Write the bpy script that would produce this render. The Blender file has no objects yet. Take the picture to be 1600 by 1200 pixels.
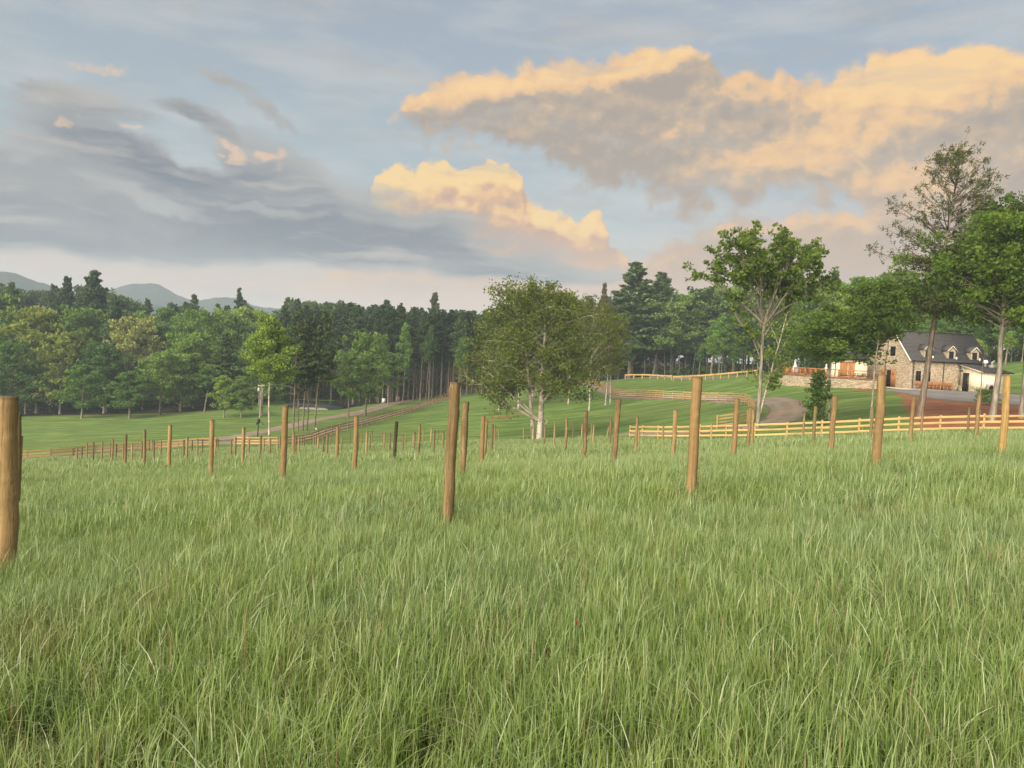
import bpy, math, random
import numpy as np
from mathutils import Matrix, Vector

# ============================================================ camera, sky, sun, exposure
scene = bpy.context.scene
COL = scene.collection
EXPOSURE = 1.8
SKY_STRENGTH = 0.1
FOC = 1155.0                       # focal length in photograph pixels (1600 wide)
PITCH, ROLL = math.radians(2.38), math.radians(3.0)
CAM_R = Matrix.Rotation(math.radians(90) - PITCH, 3, 'X') @ Matrix.Rotation(ROLL, 3, 'Z')
cam_data = bpy.data.cameras.new('camera')
cam = bpy.data.objects.new('camera', cam_data)
COL.objects.link(cam)
cam_data.sensor_width = 36.0
cam_data.lens = 36.0 * FOC / 1600.0
cam_data.clip_start = 0.05
cam_data.clip_end = 9000.0
cam.matrix_world = CAM_R.to_4x4()          # the eye is the world origin, ground lies below it
scene.camera = cam
scene.render.resolution_x, scene.render.resolution_y = 1024, 768
vs = scene.view_settings
vs.view_transform = 'Standard'; vs.look = 'None'; vs.exposure = EXPOSURE; vs.gamma = 1.0
vs.use_curve_mapping = False
scene.render.engine = 'CYCLES'
cy = scene.cycles
cy.max_bounces = 5; cy.diffuse_bounces = 3; cy.glossy_bounces = 2; cy.transmission_bounces = 3
cy.transparent_max_bounces = 6; cy.volume_bounces = 0
cy.caustics_reflective = False; cy.caustics_refractive = False
cy.sample_clamp_indirect = 3.0
cy.use_denoising = True
try:
    cy.denoiser = 'OPENIMAGEDENOISE'
    cy.denoising_input_passes = 'RGB_ALBEDO_NORMAL'
except Exception:
    pass

SUN_EL, SUN_AZ = math.radians(22), math.radians(215)     # azimuth clockwise from +Y (view direction)
sun_dir = Vector((math.sin(SUN_AZ) * math.cos(SUN_EL), math.cos(SUN_AZ) * math.cos(SUN_EL), math.sin(SUN_EL)))
sd = bpy.data.lights.new('sun', 'SUN')
sd.energy = 3.6; sd.angle = math.radians(75); sd.color = (1.0, 0.86, 0.66)
sun = bpy.data.objects.new('sun', sd); COL.objects.link(sun)
sun.rotation_mode = 'QUATERNION'
sun.rotation_quaternion = sun_dir.to_track_quat('Z', 'Y')

def ray(px, py):
    return CAM_R @ Vector(((px - 800.0) / FOC, -(py - 600.0) / FOC, -1.0))
def P(px, py, D):
    """world point seen at photograph pixel (px,py) at depth D metres down the view (+Y)"""
    r = ray(px, py)
    return r * (D / r.y)
def lin(c8):
    c = c8 / 255.0
    return c / 12.92 if c <= 0.04045 else ((c + 0.055) / 1.055) ** 2.4
def rgb(r, g, b):
    return (lin(r), lin(g), lin(b), 1.0)

# ---------------------------------------------------------------- small node language
class S:
    def __init__(s, nt, sock): s.nt, s.s = nt, sock
    def _m(s, op, a, b=None, c=None, clamp=False):
        n = s.nt.nodes.new('ShaderNodeMath'); n.operation = op; n.use_clamp = clamp
        for i, v in enumerate((a, b, c)):
            if v is None: continue
            if isinstance(v, S): s.nt.links.new(v.s, n.inputs[i])
            else: n.inputs[i].default_value = v
        return S(s.nt, n.outputs[0])
    def __add__(s, o): return s._m('ADD', s, o)
    __radd__ = __add__
    def __sub__(s, o): return s._m('SUBTRACT', s, o)
    def __rsub__(s, o): return s._m('SUBTRACT', o, s)
    def __mul__(s, o): return s._m('MULTIPLY', s, o)
    __rmul__ = __mul__
    def __truediv__(s, o): return s._m('DIVIDE', s, o)
    def max(s, o): return s._m('MAXIMUM', s, o)
    def min(s, o): return s._m('MINIMUM', s, o)
    def pow(s, o): return s._m('POWER', s, o)
    def clamp(s): return s._m('ADD', s, 0.0, clamp=True)
    def ramp(s, a, b, lo=0.0, hi=1.0, mode='SMOOTHSTEP'):
        n = s.nt.nodes.new('ShaderNodeMapRange'); n.interpolation_type = mode; n.clamp = True
        s.nt.links.new(s.s, n.inputs[0])
        for i, v in zip((1, 2, 3, 4), (a, b, lo, hi)): n.inputs[i].default_value = v
        return S(s.nt, n.outputs[0])
class NT:
    def __init__(s, nt): s.nt = nt
    def node(s, t, **kw):
        n = s.nt.nodes.new(t)
        for k, v in kw.items(): setattr(n, k, v)
        return n
    def put(s, n, i, v):
        if isinstance(v, S): s.nt.links.new(v.s, n.inputs[i])
        elif v is not None: n.inputs[i].default_value = v
    def mix(s, f, a, b, blend='MIX'):
        n = s.nt.nodes.new('ShaderNodeMix'); n.data_type = 'RGBA'; n.blend_type = blend; n.clamp_factor = True
        for i, v in ((0, f), (6, a), (7, b)): s.put(n, i, v)
        return S(s.nt, n.outputs[2])
    def noise(s, vec, scale, detail=2.0, rough=0.5, dist=0.0, out=0, lac=2.0):
        n = s.nt.nodes.new('ShaderNodeTexNoise'); n.noise_dimensions = '3D'
        if vec is not None: s.put(n, 'Vector', vec)
        n.inputs['Scale'].default_value = scale; n.inputs['Detail'].default_value = detail
        n.inputs['Roughness'].default_value = rough; n.inputs['Distortion'].default_value = dist
        n.inputs['Lacunarity'].default_value = lac
        return S(s.nt, n.outputs[out])
    def mapping(s, vec, loc=(0, 0, 0), rot=(0, 0, 0), sc=(1, 1, 1), kind='POINT'):
        n = s.nt.nodes.new('ShaderNodeMapping'); n.vector_type = kind
        s.put(n, 0, vec)
        for i, v in ((1, loc), (2, rot), (3, sc)): n.inputs[i].default_value = v
        return S(s.nt, n.outputs[0])
    def vmath(s, op, a, b=None, scale=None):
        n = s.nt.nodes.new('ShaderNodeVectorMath'); n.operation = op
        s.put(n, 0, a)
        if b is not None: s.put(n, 1, b)
        if scale is not None: s.put(n, 3, scale)
        return S(s.nt, n.outputs[1] if op in ('DOT_PRODUCT', 'LENGTH', 'DISTANCE') else n.outputs[0])
    def sep(s, v):
        n = s.nt.nodes.new('ShaderNodeSeparateXYZ'); s.put(n, 0, v)
        return [S(s.nt, o) for o in n.outputs]
    def comb(s, x, y, z=0.0):
        n = s.nt.nodes.new('ShaderNodeCombineXYZ')
        s.put(n, 0, x); s.put(n, 1, y); s.put(n, 2, z)
        return S(s.nt, n.outputs[0])
    def attr(s, name, out=2, kind='GEOMETRY'):
        n = s.nt.nodes.new('ShaderNodeAttribute'); n.attribute_name = name; n.attribute_type = kind
        return S(s.nt, n.outputs[out])
    def coord(s, which='Object'):
        return S(s.nt, s.nt.nodes.new('ShaderNodeTexCoord').outputs[which])
    def pos(s):
        return S(s.nt, s.nt.nodes.new('ShaderNodeNewGeometry').outputs['Position'])
    def obj(s, which):
        return S(s.nt, s.nt.nodes.new('ShaderNodeObjectInfo').outputs[which])

# ---------------------------------------------------------------- world: Nishita sky behind procedural sunset clouds
world = bpy.data.worlds.new('World'); scene.world = world
world.use_nodes = True
wt = world.node_tree; wt.nodes.clear()
W = NT(wt)
SKY_K = 1.0 / (2 ** EXPOSURE) / SKY_STRENGTH
def sky8(r, g, b, k=1.0):
    return (lin(r) * SKY_K * k, lin(g) * SKY_K * k, lin(b) * SKY_K * k, 1.0)
sky = W.node('ShaderNodeTexSky', sky_type='NISHITA', sun_disc=False)
sky.sun_elevation = SUN_EL; sky.sun_rotation = SUN_AZ; sky.air_density = 1.2; sky.dust_density = 2.0; sky.ozone_density = 1.5
nish = S(wt, sky.outputs[0])
dirv = W.coord('Generated')
dx, dy, dz = W.sep(dirv)
az = dx._m('ARCTAN2', dx, dy); el = dz._m('ARCSINE', dz)
PXY = W.comb(az * FOC, el * FOC, 0.0)             # sky coordinates: azimuth and elevation, 1155 units per radian
def azel(px, py):
    r = ray(px, py).normalized()
    return math.atan2(r.x, r.y) * FOC, math.asin(r.z) * FOC
def blobs(N, vec, items):
    tot = None
    for it in items:
        px, py, rx, ry = it[:4]; rot = it[4] if len(it) > 4 else 0.0; w = it[5] if len(it) > 5 else 1.0
        a, e = azel(px, py)
        m = N.mapping(vec, (a, e, 0), (0, 0, -math.radians(rot - 3.0)), (rx, ry, 1.0), 'TEXTURE')
        d = N.vmath('DOT_PRODUCT', m, m)
        f = d.ramp(0.0, 2.6, w, 0.0)
        tot = f if tot is None else tot + f
    return tot
# warped coordinates: two scales of turbulence tear the edges of every cloud
wn1 = W.noise(W.vmath('MULTIPLY', PXY, (1, 1.6, 1)), 1 / 150.0, 3.0, 0.55, out=1)
wn2 = W.noise(W.vmath('MULTIPLY', PXY, (1, 1.5, 1)), 1 / 34.0, 5.0, 0.6, out=1)
def centred(v, amp): return W.vmath('MULTIPLY', W.vmath('SUBTRACT', v, (0.5, 0.5, 0.5)), (amp[0], amp[1], 0.0))
warp_big = centred(wn1, (110, 70)); warp_small = centred(wn2, (34, 26))
PW = W.vmath('ADD', W.vmath('ADD', PXY, warp_big), warp_small)
PB = W.vmath('ADD', PXY, W.vmath('SCALE', warp_big, scale=0.8))

YLO, YHI, XLO, XHI = -60.0, 760.0, -1000.0, 1300.0
def edge(N, xs, pts):
    """the height of a cloud's edge along the sky, from points traced as (photo px, photo py)"""
    n = N.node('ShaderNodeFloatCurve')
    cu = n.mapping.curves[0]
    q = []
    for px, py in pts:
        a, e = azel(px, py)
        q.append(((a - XLO) / (XHI - XLO), (e - YLO) / (YHI - YLO)))
    q.sort()
    while len(cu.points) < len(q): cu.points.new(0.5, 0.5)
    for p, (u, v) in zip(cu.points, q): p.location = (u, v); p.handle_type = 'AUTO'
    n.mapping.extend = 'HORIZONTAL'
    n.mapping.update()
    N.put(n, 'Value', (xs - XLO) / (XHI - XLO))
    return S(N.nt, n.outputs[0]) * (YHI - YLO) + YLO
TOP_R = [(400, 420), (590, 250), (612, 185), (620, 170), (640, 150), (690, 120), (760, 112), (850, 97), (960, 82), (1050, 74), (1112, 82), (1128, 112), (1200, 112), (1262, 120), (1330, 98), (1420, 74), (1540, 68), (1600, 80), (1750, 90), (1950, 160), (2100, 260)]
BOT_R = [(400, 60), (590, 130), (612, 180), (640, 206), (700, 228), (800, 240), (870, 262), (940, 298), (1010, 318), (1120, 332), (1200, 322), (1290, 326), (1340, 360), (1400, 420), (1700, 470), (2100, 480)]
TOP_L = [(700, 640), (900, 560), (970, 440), (1010, 400), (1060, 372), (1100, 352), (1150, 338), (1250, 336), (1340, 330), (1500, 330), (1800, 330)]
TOP_C = [(200, 640), (420, 480), (535, 400), (574, 325), (588, 280), (606, 258), (628, 256), (648, 264), (668, 251), (692, 247), (720, 264), (742, 253), (776, 249), (800, 258), (816, 280), (830, 318), (858, 320), (888, 338), (906, 350), (916, 332), (934, 332), (948, 350), (956, 384), (972, 392), (990, 440), (1080, 560), (1300, 640)]
def build_density():
    g = bpy.data.node_groups.new('cumulus_density', 'ShaderNodeTree')
    g.interface.new_socket('Vector', in_out='INPUT', socket_type='NodeSocketVector')
    g.interface.new_socket('Centre', in_out='OUTPUT', socket_type='NodeSocketFloat')
    g.interface.new_socket('Right', in_out='OUTPUT', socket_type='NodeSocketFloat')
    gi = g.nodes.new('NodeGroupInput'); go = g.nodes.new('NodeGroupOutput')
    N = NT(g); v = S(g, gi.outputs[0])
    big = N.noise(v, 1 / 70.0, 7.0, 0.62)
    puff = N.node('ShaderNodeTexVoronoi', feature='F1', voronoi_dimensions='2D')
    N.put(puff, 'Vector', N.vmath('ADD', v, N.vmath('SCALE', N.noise(v, 1 / 18.0, 1.0, 0.5, out=1), scale=12.0)))
    puff.inputs['Scale'].default_value = 1 / 26.0
    pf = S(g, puff.outputs['Distance'])
    n = (big - 0.5) * 3.6 + (0.40 - pf) * 0.5
    x, y, _z = N.sep(v)
    def inside(top, bot, s1, s2, cap):
        d = (top - y) / s1
        if bot is not None: d = d.min((y - bot) / s2)
        return d.min(cap).max(-3.0)
    centre = inside(edge(N, x, TOP_C), None, 16.0, 1.0, 1.6)
    right = inside(edge(N, x, TOP_R), edge(N, x, BOT_R), 20.0, 58.0, 1.5).max(inside(edge(N, x, TOP_L), None, 24.0, 1.0, 1.0))
    g.links.new((centre + n).s, go.inputs[0]); g.links.new((right + n).s, go.inputs[1])
    return g
dens_group = build_density()
def density(vec):
    n = W.node('ShaderNodeGroup'); n.node_tree = dens_group
    W.put(n, 0, vec)
    return S(wt, n.outputs[0]), S(wt, n.outputs[1])
WS = W.vmath('ADD', W.vmath('SCALE', warp_big, scale=0.22), W.vmath('SCALE', warp_small, scale=0.55))
PC = W.vmath('ADD', PXY, WS)
c0, r0 = density(PC)
c1, r1 = density(W.vmath('ADD', PC, (-8.0, 15.0, 0.0)))      # one step towards the light, for relief
X, Y, _ = W.sep(PXY)
# clear air: grey blue overhead, pale and then pink towards the horizon
veil = W.mix(Y.ramp(20, 560), sky8(170, 184, 186), sky8(154, 165, 178))
veil = W.mix(Y.ramp(25, 190, 1, 0), veil, sky8(226, 182, 160))
veil = W.mix(W.noise(W.mapping(PXY, rot=(0, 0, -.3), sc=(.30, 1.3, 1)), 1 / 90.0, 6, .62).ramp(.40, .66, 0, .75), veil, sky8(190, 192, 190))
pinkx = (X.ramp(-420, 250) * Y.ramp(10, 170, 1, 0)).max(X.ramp(60, 420) * Y.ramp(60, 300, .9, 0))
veil = W.mix(pinkx * 0.85, veil, sky8(232, 178, 152))
base = W.mix(0.94, nish, veil)
# generic broken cloud over the parts of the dome the camera does not see, so the sky simply goes on
gen = W.noise(W.mapping(dirv, sc=(1, 1, 2.2)), 2.3, 7, .55)
away = (X._m('ABSOLUTE', X).ramp(760, 1000)).max(Y.ramp(640, 800))
gen_a = gen.ramp(.46, .60) * away * Y.ramp(-5, 60)
base = W.mix(gen_a * .9, base, W.mix(gen.ramp(.5, .68), sky8(228, 196, 160), sky8(170, 162, 158)))
# grey layered bank on the left
st = W.noise(W.mapping(PB, rot=(0, 0, math.radians(8)), sc=(0.26, 1.5, 1)), 1 / 52.0, 7, .58)
st2 = W.noise(W.mapping(PB, rot=(0, 0, math.radians(8)), sc=(0.35, 1.2, 1)), 1 / 120.0, 4, .5)
px_, py_, _q = W.sep(PB)
TOP_B = [(-500, 120), (-100, 150), (0, 168), (60, 150), (150, 150), (240, 205), (330, 225), (420, 215), (470, 235), (540, 296), (600, 305), (700, 335), (760, 372), (850, 392), (950, 428), (1040, 440)]
BOT_B = [(-500, 392), (0, 388), (150, 402), (300, 414), (500, 420), (650, 430), (750, 440), (900, 448), (960, 440), (1040, 425)]
bank = ((edge(W, px_, TOP_B) - py_) / 46.0).min((py_ - edge(W, px_, BOT_B)) / 13.0).min(1.0).max(-3.0)
bank = bank - blobs(W, PW, [(240, 312, 60, 9, 14, .9), (420, 322, 60, 7, 8, .7), (280, 228, 60, 14, 20, .8), (30, 215, 60, 18, 5, .7)])
bank = bank.max(blobs(W, PW, [(330, 205, 60, 14, 26, 1.1), (385, 150, 60, 9, 28, .9), (150, 160, 70, 9, 14, .8)]) - .5)
bd = bank + (st - .5) * 2.8
bank_a = bd.ramp(-.55, .45)
bank_col = W.mix(st2.ramp(.38, .62), sky8(108, 119, 133), sky8(150, 152, 156))
bank_col = W.mix(st.ramp(.5, .66, 0, .75), bank_col, sky8(186, 180, 174))
bank_col = W.mix(bd.ramp(.2, .9, .5, 0), bank_col, sky8(186, 184, 180))
# right-hand mass
lit = ((r0 - r1) * .55 + .14 + (st2 - .5) * 1.6)
glow = blobs(W, PW, [(870, 118, 180, 24, -8, .75), (1050, 92, 80, 14, -6, .6), (1190, 150, 110, 34, -20, .45), (1330, 200, 150, 34, -10, .85), (1260, 270, 130, 30, 8, .65), (800, 205, 110, 22, 0, .3),
    (1500, 105, 150, 36, 0, .6), (1400, 125, 130, 34, -14, .5), (1290, 350, 90, 9, 0, .5), (1110, 350, 50, 9, -10, .4), (1440, 290, 70, 30, 0, .35), (700, 150, 60, 16, 0, .35),
    (700, 215, 60, 14, 0, .25)])
flf = W.noise(W.vmath('MULTIPLY', PC, (1, 1.5, 1)), 1 / 24.0, 6, .62) - .5
lit_r = (lit + glow * .85 + flf * 1.1 + .06).ramp(.12, 1.55, 0, 1, 'LINEAR')
col_r = W.mix(lit_r.ramp(0, .5, 0, 1, 'LINEAR'), sky8(170, 157, 146), sky8(210, 182, 152))
col_r = W.mix(lit_r.ramp(.34, .66, 0, 1, 'LINEAR'), col_r, sky8(240, 196, 146))
col_r = W.mix(lit_r.ramp(.66, 1.0, 0, 1, 'LINEAR'), col_r, sky8(252, 210, 150))
col_r = W.mix(Y.ramp(60, 300, .75, 0), col_r, sky8(220, 180, 152))
# centre cumulus
litc = ((c0 - c1) * .6 + .46 + flf * 1.1 - blobs(W, PW, [(800, 410, 220, 44, 8, .55)]))
lit_c = litc.ramp(.05, 1.0, 0, 1, 'LINEAR')
col_c = W.mix(lit_c.ramp(0, .45, 0, 1, 'LINEAR'), sky8(196, 162, 142), sky8(232, 184, 136))
col_c = W.mix(lit_c.ramp(.35, .9, 0, 1, 'LINEAR'), col_c, sky8(253, 215, 148))
col_c = W.mix(Y.ramp(95, 215, .85, 0), col_c, sky8(226, 182, 152))
full = W.mix(r0.ramp(-.25, .55), base, col_r)
full = W.mix(c0.ramp(-.12, .38) * Y.ramp(35, 150, .0, 1), full, col_c)
full = W.mix(bank_a * .97, full, bank_col)
# stray lit puffs breaking through the bank
pf = blobs(W, PW, [(112, 188, 11, 7), (203, 198, 11, 4), (360, 238, 24, 4, 8), (425, 232, 14, 6, -20), (432, 252, 9, 7, 0, .8), (165, 95, 28, 7, 6, .7)]) + (W.noise(PXY, 1 / 13.0, 6, .65) - .5) * 2.4
full = W.mix(pf.ramp(.15, 1.3) * .8, full, sky8(236, 198, 164))
bgn = W.node('ShaderNodeBackground'); bgn.inputs[1].default_value = SKY_STRENGTH
W.put(bgn, 0, full)
wo = W.node('ShaderNodeOutputWorld'); wt.links.new(bgn.outputs[0], wo.inputs[0])
world.cycles.sampling_method = 'NONE'
# ============================================================ end of setup

# ============================================================ helpers for objects
rng = np.random.default_rng(7)
random.seed(7)
def tag(o, label=None, cat=None, group=None, kind=None):
    if label: o['label'] = label
    if cat: o['category'] = cat
    if group: o['group'] = group
    if kind: o['kind'] = kind
    return o
def link(name, me, parent=None, loc=None):
    o = bpy.data.objects.new(name, me); COL.objects.link(o)
    if parent is not None: o.parent = parent
    if loc is not None: o.location = loc
    return o
def empty(name, loc, rz=0.0, label=None, cat=None, group=None):
    o = link(name, None, None, loc); o.rotation_euler = (0, 0, rz); o.empty_display_size = 0.3
    return tag(o, label, cat, group)
def mesh(name, verts, faces, mat=None, smooth=False, attrs=None, cols=None):
    """verts (N,3); faces: (M,4) or (M,3) array or list of such arrays; attrs: per-vertex floats"""
    verts = np.asarray(verts, dtype=np.float32)
    if isinstance(faces, np.ndarray): faces = [faces]
    faces = [np.asarray(f, dtype=np.int32) for f in faces if len(f)]
    loops = np.concatenate([f.ravel() for f in faces])
    tot = np.concatenate([np.full(len(f), f.shape[1], dtype=np.int32) for f in faces])
    start = np.concatenate([[0], np.cumsum(tot)[:-1]]).astype(np.int32)
    me = bpy.data.meshes.new(name)
    me.vertices.add(len(verts)); me.vertices.foreach_set('co', verts.ravel())
    me.loops.add(len(loops)); me.loops.foreach_set('vertex_index', loops)
    me.polygons.add(len(tot)); me.polygons.foreach_set('loop_start', start); me.polygons.foreach_set('loop_total', tot)
    if smooth: me.polygons.foreach_set('use_smooth', np.ones(len(tot), dtype=bool))
    me.update(calc_edges=True)
    for k, v in (attrs or {}).items():
        a = me.attributes.new(k, 'FLOAT', 'POINT'); a.data.foreach_set('value', np.asarray(v, dtype=np.float32))
    for k, v in (cols or {}).items():
        a = me.attributes.new(k, 'FLOAT_COLOR', 'POINT'); a.data.foreach_set('color', np.asarray(v, dtype=np.float32).ravel())
    if mat: me.materials.append(mat)
    return me
BOXF = np.array([[0, 3, 2, 1], [4, 5, 6, 7], [0, 1, 5, 4], [1, 2, 6, 5], [2, 3, 7, 6], [3, 0, 4, 7]])
class MB:
    """collects simple solids into one mesh"""
    def __init__(s): s.v, s.q, s.n = [], [], 0; s.a = []
    def add(s, v, q, a=0.0):
        v = np.asarray(v, float); s.v.append(v); s.q.append(np.asarray(q) + s.n); s.n += len(v); s.a.append(np.full(len(v), a)); return s
    def box(s, x0, x1, y0, y1, z0, z1, a=0.0):
        return s.add([(x0, y0, z0), (x1, y0, z0), (x1, y1, z0), (x0, y1, z0), (x0, y0, z1), (x1, y0, z1), (x1, y1, z1), (x0, y1, z1)], BOXF, a)
    def bar(s, p, q, w, t, up=(0, 0, 1), a=0.0):
        p, q, up = Vector(p), Vector(q), Vector(up)
        d = (q - p).normalized(); sx = d.cross(up).normalized() * w / 2; sz = sx.cross(d).normalized() * t / 2
        c = [p - sx - sz, p + sx - sz, p + sx + sz, p - sx + sz, q - sx - sz, q + sx - sz, q + sx + sz, q - sx + sz]
        return s.add([tuple(v) for v in c], [[0, 3, 2, 1], [4, 5, 6, 7], [0, 1, 5, 4], [1, 2, 6, 5], [2, 3, 7, 6], [3, 0, 4, 7]], a)
    def tube(s, pts, radii, n=8, a=0.0, cap=True):
        v, q = tube_arrays([np.asarray(pts, float)], [np.asarray(radii, float)], n)
        s.add(v, q, a)
        if cap:
            for k, ring in ((0, range(n)), (len(pts) - 1, range(n))):
                c = np.asarray(pts[k], float); base = s.n
                s.add(np.vstack([v[k * n:(k + 1) * n], c[None]]), [[i, (i + 1) % n, n, n] for i in range(n)], a)
        return s
    def prism(s, poly, z0, z1, a=0.0):
        n = len(poly)
        v = [(x, y, z0) for x, y in poly] + [(x, y, z1) for x, y in poly] + [(sum(p[0] for p in poly) / n, sum(p[1] for p in poly) / n, z) for z in (z0, z1)]
        q = [[i, (i + 1) % n, n + (i + 1) % n, n + i] for i in range(n)] + [[n + i, n + (i + 1) % n, 2 * n + 1, 2 * n + 1] for i in range(n)] + [[(i + 1) % n, i, 2 * n, 2 * n] for i in range(n)]
        return s.add(v, q, a)
    def lathe(s, c, prof, n=12, a=0.0):
        v = []
        for r, z in prof:
            for i in range(n):
                t = 2 * math.pi * i / n; v.append((c[0] + r * math.cos(t), c[1] + r * math.sin(t), c[2] + z))
        q = [[k * n + i, k * n + (i + 1) % n, (k + 1) * n + (i + 1) % n, (k + 1) * n + i] for k in range(len(prof) - 1) for i in range(n)]
        return s.add(v, q, a)
    def me(s, name, mat, smooth=False):
        q = np.concatenate(s.q); tri = q[:, 2] == q[:, 3]
        return mesh(name, np.concatenate(s.v), [q[~tri], q[tri][:, :3]], mat, smooth, {'shade': np.concatenate(s.a)})
    def build(s, name, mat, parent=None, smooth=False):
        return link(name, s.me(name, mat, smooth), parent)
def tube_arrays(paths, radii, n):
    """swept tubes along many paths -> verts, quads"""
    V, Q, off = [], [], 0
    ang = np.arange(n) * 2 * math.pi / n; ca, sa = np.cos(ang), np.sin(ang)
    for p, r in zip(paths, radii):
        m = len(p)
        t = np.gradient(p, axis=0); t /= np.linalg.norm(t, axis=1)[:, None] + 1e-9
        ref = np.where(np.abs(t[:, 2:3]) > .9, np.array([[1., 0, 0]]), np.array([[0, 0, 1.]]))
        if np.abs(t[:, 2]).max() > .9: ref = np.array([[1., 0.02, 0]])
        u = np.cross(t, ref); u /= np.linalg.norm(u, axis=1)[:, None] + 1e-9
        w = np.cross(t, u)
        ring = p[:, None] + (u[:, None] * ca[None, :, None] + w[:, None] * sa[None, :, None]) * r[:, None, None]
        V.append(ring.reshape(-1, 3))
        i = np.arange(m - 1)[:, None] * n; j = np.arange(n)[None]; j2 = (j + 1) % n
        Q.append((np.stack([i + j, i + j2, i + n + j2, i + n + j], -1).reshape(-1, 4)) + off)
        off += m * n
    return np.concatenate(V), np.concatenate(Q)

def material(name, rough=0.8, spec=0.3):
    m = bpy.data.materials.new(name); m.use_nodes = True
    nt = m.node_tree; nt.nodes.clear()
    N = NT(nt)
    b = N.node('ShaderNodeBsdfPrincipled'); b.inputs['Roughness'].default_value = rough
    b.inputs['Specular IOR Level'].default_value = spec
    o = N.node('ShaderNodeOutputMaterial'); nt.links.new(b.outputs[0], o.inputs[0])
    return m, N, b
def setc(N, b, c): N.put(b, 'Base Color', c)
def bump(N, b, h, strength=0.4, dist=0.02):
    n = N.node('ShaderNodeBump'); n.inputs['Strength'].default_value = strength; n.inputs['Distance'].default_value = dist
    N.put(n, 'Height', h); N.nt.links.new(n.outputs[0], b.inputs['Normal'])
def plain(name, c, rough=0.7, spec=0.3, var=0.12, scale=6.0):
    m, N, b = material(name, rough, spec)
    n = N.noise(N.coord('Object'), scale, 4, .6)
    setc(N, b, N.mix(n.ramp(.3, .7), (c[0] * (1 - var), c[1] * (1 - var), c[2] * (1 - var), 1), (c[0] * (1 + var), c[1] * (1 + var), c[2] * (1 + var), 1)))
    return m

# ============================================================ terrain height
CP = [  # photo px, py, depth m, grass height hiding the soil
 (8, 880, 6.7, .35), (700, 800, 8.7, .35), (1082, 762, 10.3, .35), (443, 745, 15.7, .35), (329, 741, 20.6, .35), (554, 733, 21, .35),
 (1369, 724, 12.6, .35), (1565, 707, 14.4, .35), (960, 718, 19.2, .35), (264, 728, 28, .3), (378, 722, 32, .3), (526, 717, 30, .3), (757, 712, 34, .3),
 (192, 724, 45, .3), (120, 718, 66, .3), (340, 714, 58, .3), (458, 712, 44, .3), (609, 706, 58, .3), (699, 706, 47, .3), (883, 703, 37, .3), (1051, 713, 30, .3),
 (1146, 706, 26, .3), (1271, 690, 40, .3), (1422, 686, 28, .3), (1525, 678, 30, .3), (1298, 700, 24, .3), (600, 697, 72, .2), (500, 700, 80, .2), (720, 690, 72, .2), (850, 692, 66, .2),
 (1060, 690, 50, .3), (1000, 690, 58, .3), (1225, 686, 54, .1), (1420, 678, 50, .1), (1600, 676, 46, .1), (1900, 680, 46, .1), (988, 684, 68, .1), (300, 706, 84, 0),
 (60, 719, 89, 0), (180, 710, 95, 0), (300, 701, 98, 0), (400, 698, 98, 0), (-150, 730, 88, 0), (480, 695, 102, 0), (570, 667, 122, 0), (640, 646, 148, 0), (720, 617, 188, 0), (800, 605, 212, 0),
 (842, 693, 86, 0), (900, 601, 197, 0), (963, 618, 134, 0), (1040, 623, 118, 0), (1133, 628, 108, 0), (1171, 636, 92, 0), (1178, 655, 80, 0), (842, 645, 122, 0), (700, 660, 115, 0), (950, 650, 110, 0),
 (1060, 650, 92, 0), (1225, 640, 86, 0), (1240, 626, 92, 0), (1190, 668, 68, 0), (1120, 674, 70, 0),
 (980, 592, 178, 0), (1050, 594, 166, 0), (1120, 592, 148, 0), (1180, 587, 132, 0), (1225, 597, 114, 0), (1255, 602, 108, 0), (1320, 608, 99, 0), (1300, 640, 80, 0), (1200, 605, 112, 0), (1100, 606, 130, 0),
 (1385, 609, 96, 0), (1420, 608, 97, 0), (1500, 611, 98, 0), (1600, 618, 90, 0), (1800, 626, 88, 0), (1480, 625, 80, 0), (1600, 634, 74, 0), (1500, 651, 60, 0), (1620, 658, 56, 0), (1420, 650, 62, 0),
 (1450, 606, 108, 0), (1400, 604, 112, 0), (1560, 609, 108, 0),
 (1600, 572, 125, 0), (1500, 583, 130, 0), (1350, 590, 135, 0), (1700, 560, 140, 0), (1100, 586, 185, 0), (1000, 590, 195, 0), (1200, 586, 155, 0), (1300, 582, 160, 0), (1500, 570, 170, 0),
 (30, 652, 165, 0), (150, 650, 165, 0), (250, 648, 165, 0), (350, 641, 165, 0), (430, 628, 178, 0), (510, 632, 172, 0), (600, 628, 190, 0), (150, 682, 120, 0), (60, 690, 118, 0), (300, 670, 128, 0), (430, 670, 132, 0), (520, 655, 142, 0), (560, 650, 152, 0), (480, 676, 116, 0), (-150, 655, 165, 0),
 (850, 594, 260, 0), (700, 606, 240, 0)]
pts, zz = [], []
for px, py, D, gh in CP:
    p = P(px, py, D); pts.append((p.x, p.y)); zz.append(p.z - gh)
for x, y, z in [(0, 0, -1.66), (-3, -2, -1.75), (4, -1, -1.5), (0, 4, -1.95), (-4, 5, -2.2), (4, 4.5, -1.72), (-25, 5, -4.5), (25, 5, -1.2), (0, -25, .4), (-40, -20, -4), (40, -20, 1), (-60, 30, -11), (60, 30, -1.6),
                (-90, 60, -15), (95, 60, 0), (-150, 120, -18), (-40, 330, -11), (80, 330, -2), (-180, 300, -16), (200, 300, 10), (160, 150, 5), (0, -120, 6), (-150, -60, -8), (160, -60, 6), (-260, 160, -18), (280, 120, 10)]:
    pts.append((x, y)); zz.append(z)
TP = np.array(pts) / 100.0; TZ = np.array(zz)
def tps(d2): return np.where(d2 > 1e-12, d2 * np.log(np.maximum(d2, 1e-12)), 0.0) * 0.5
_n = len(TP)
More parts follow.
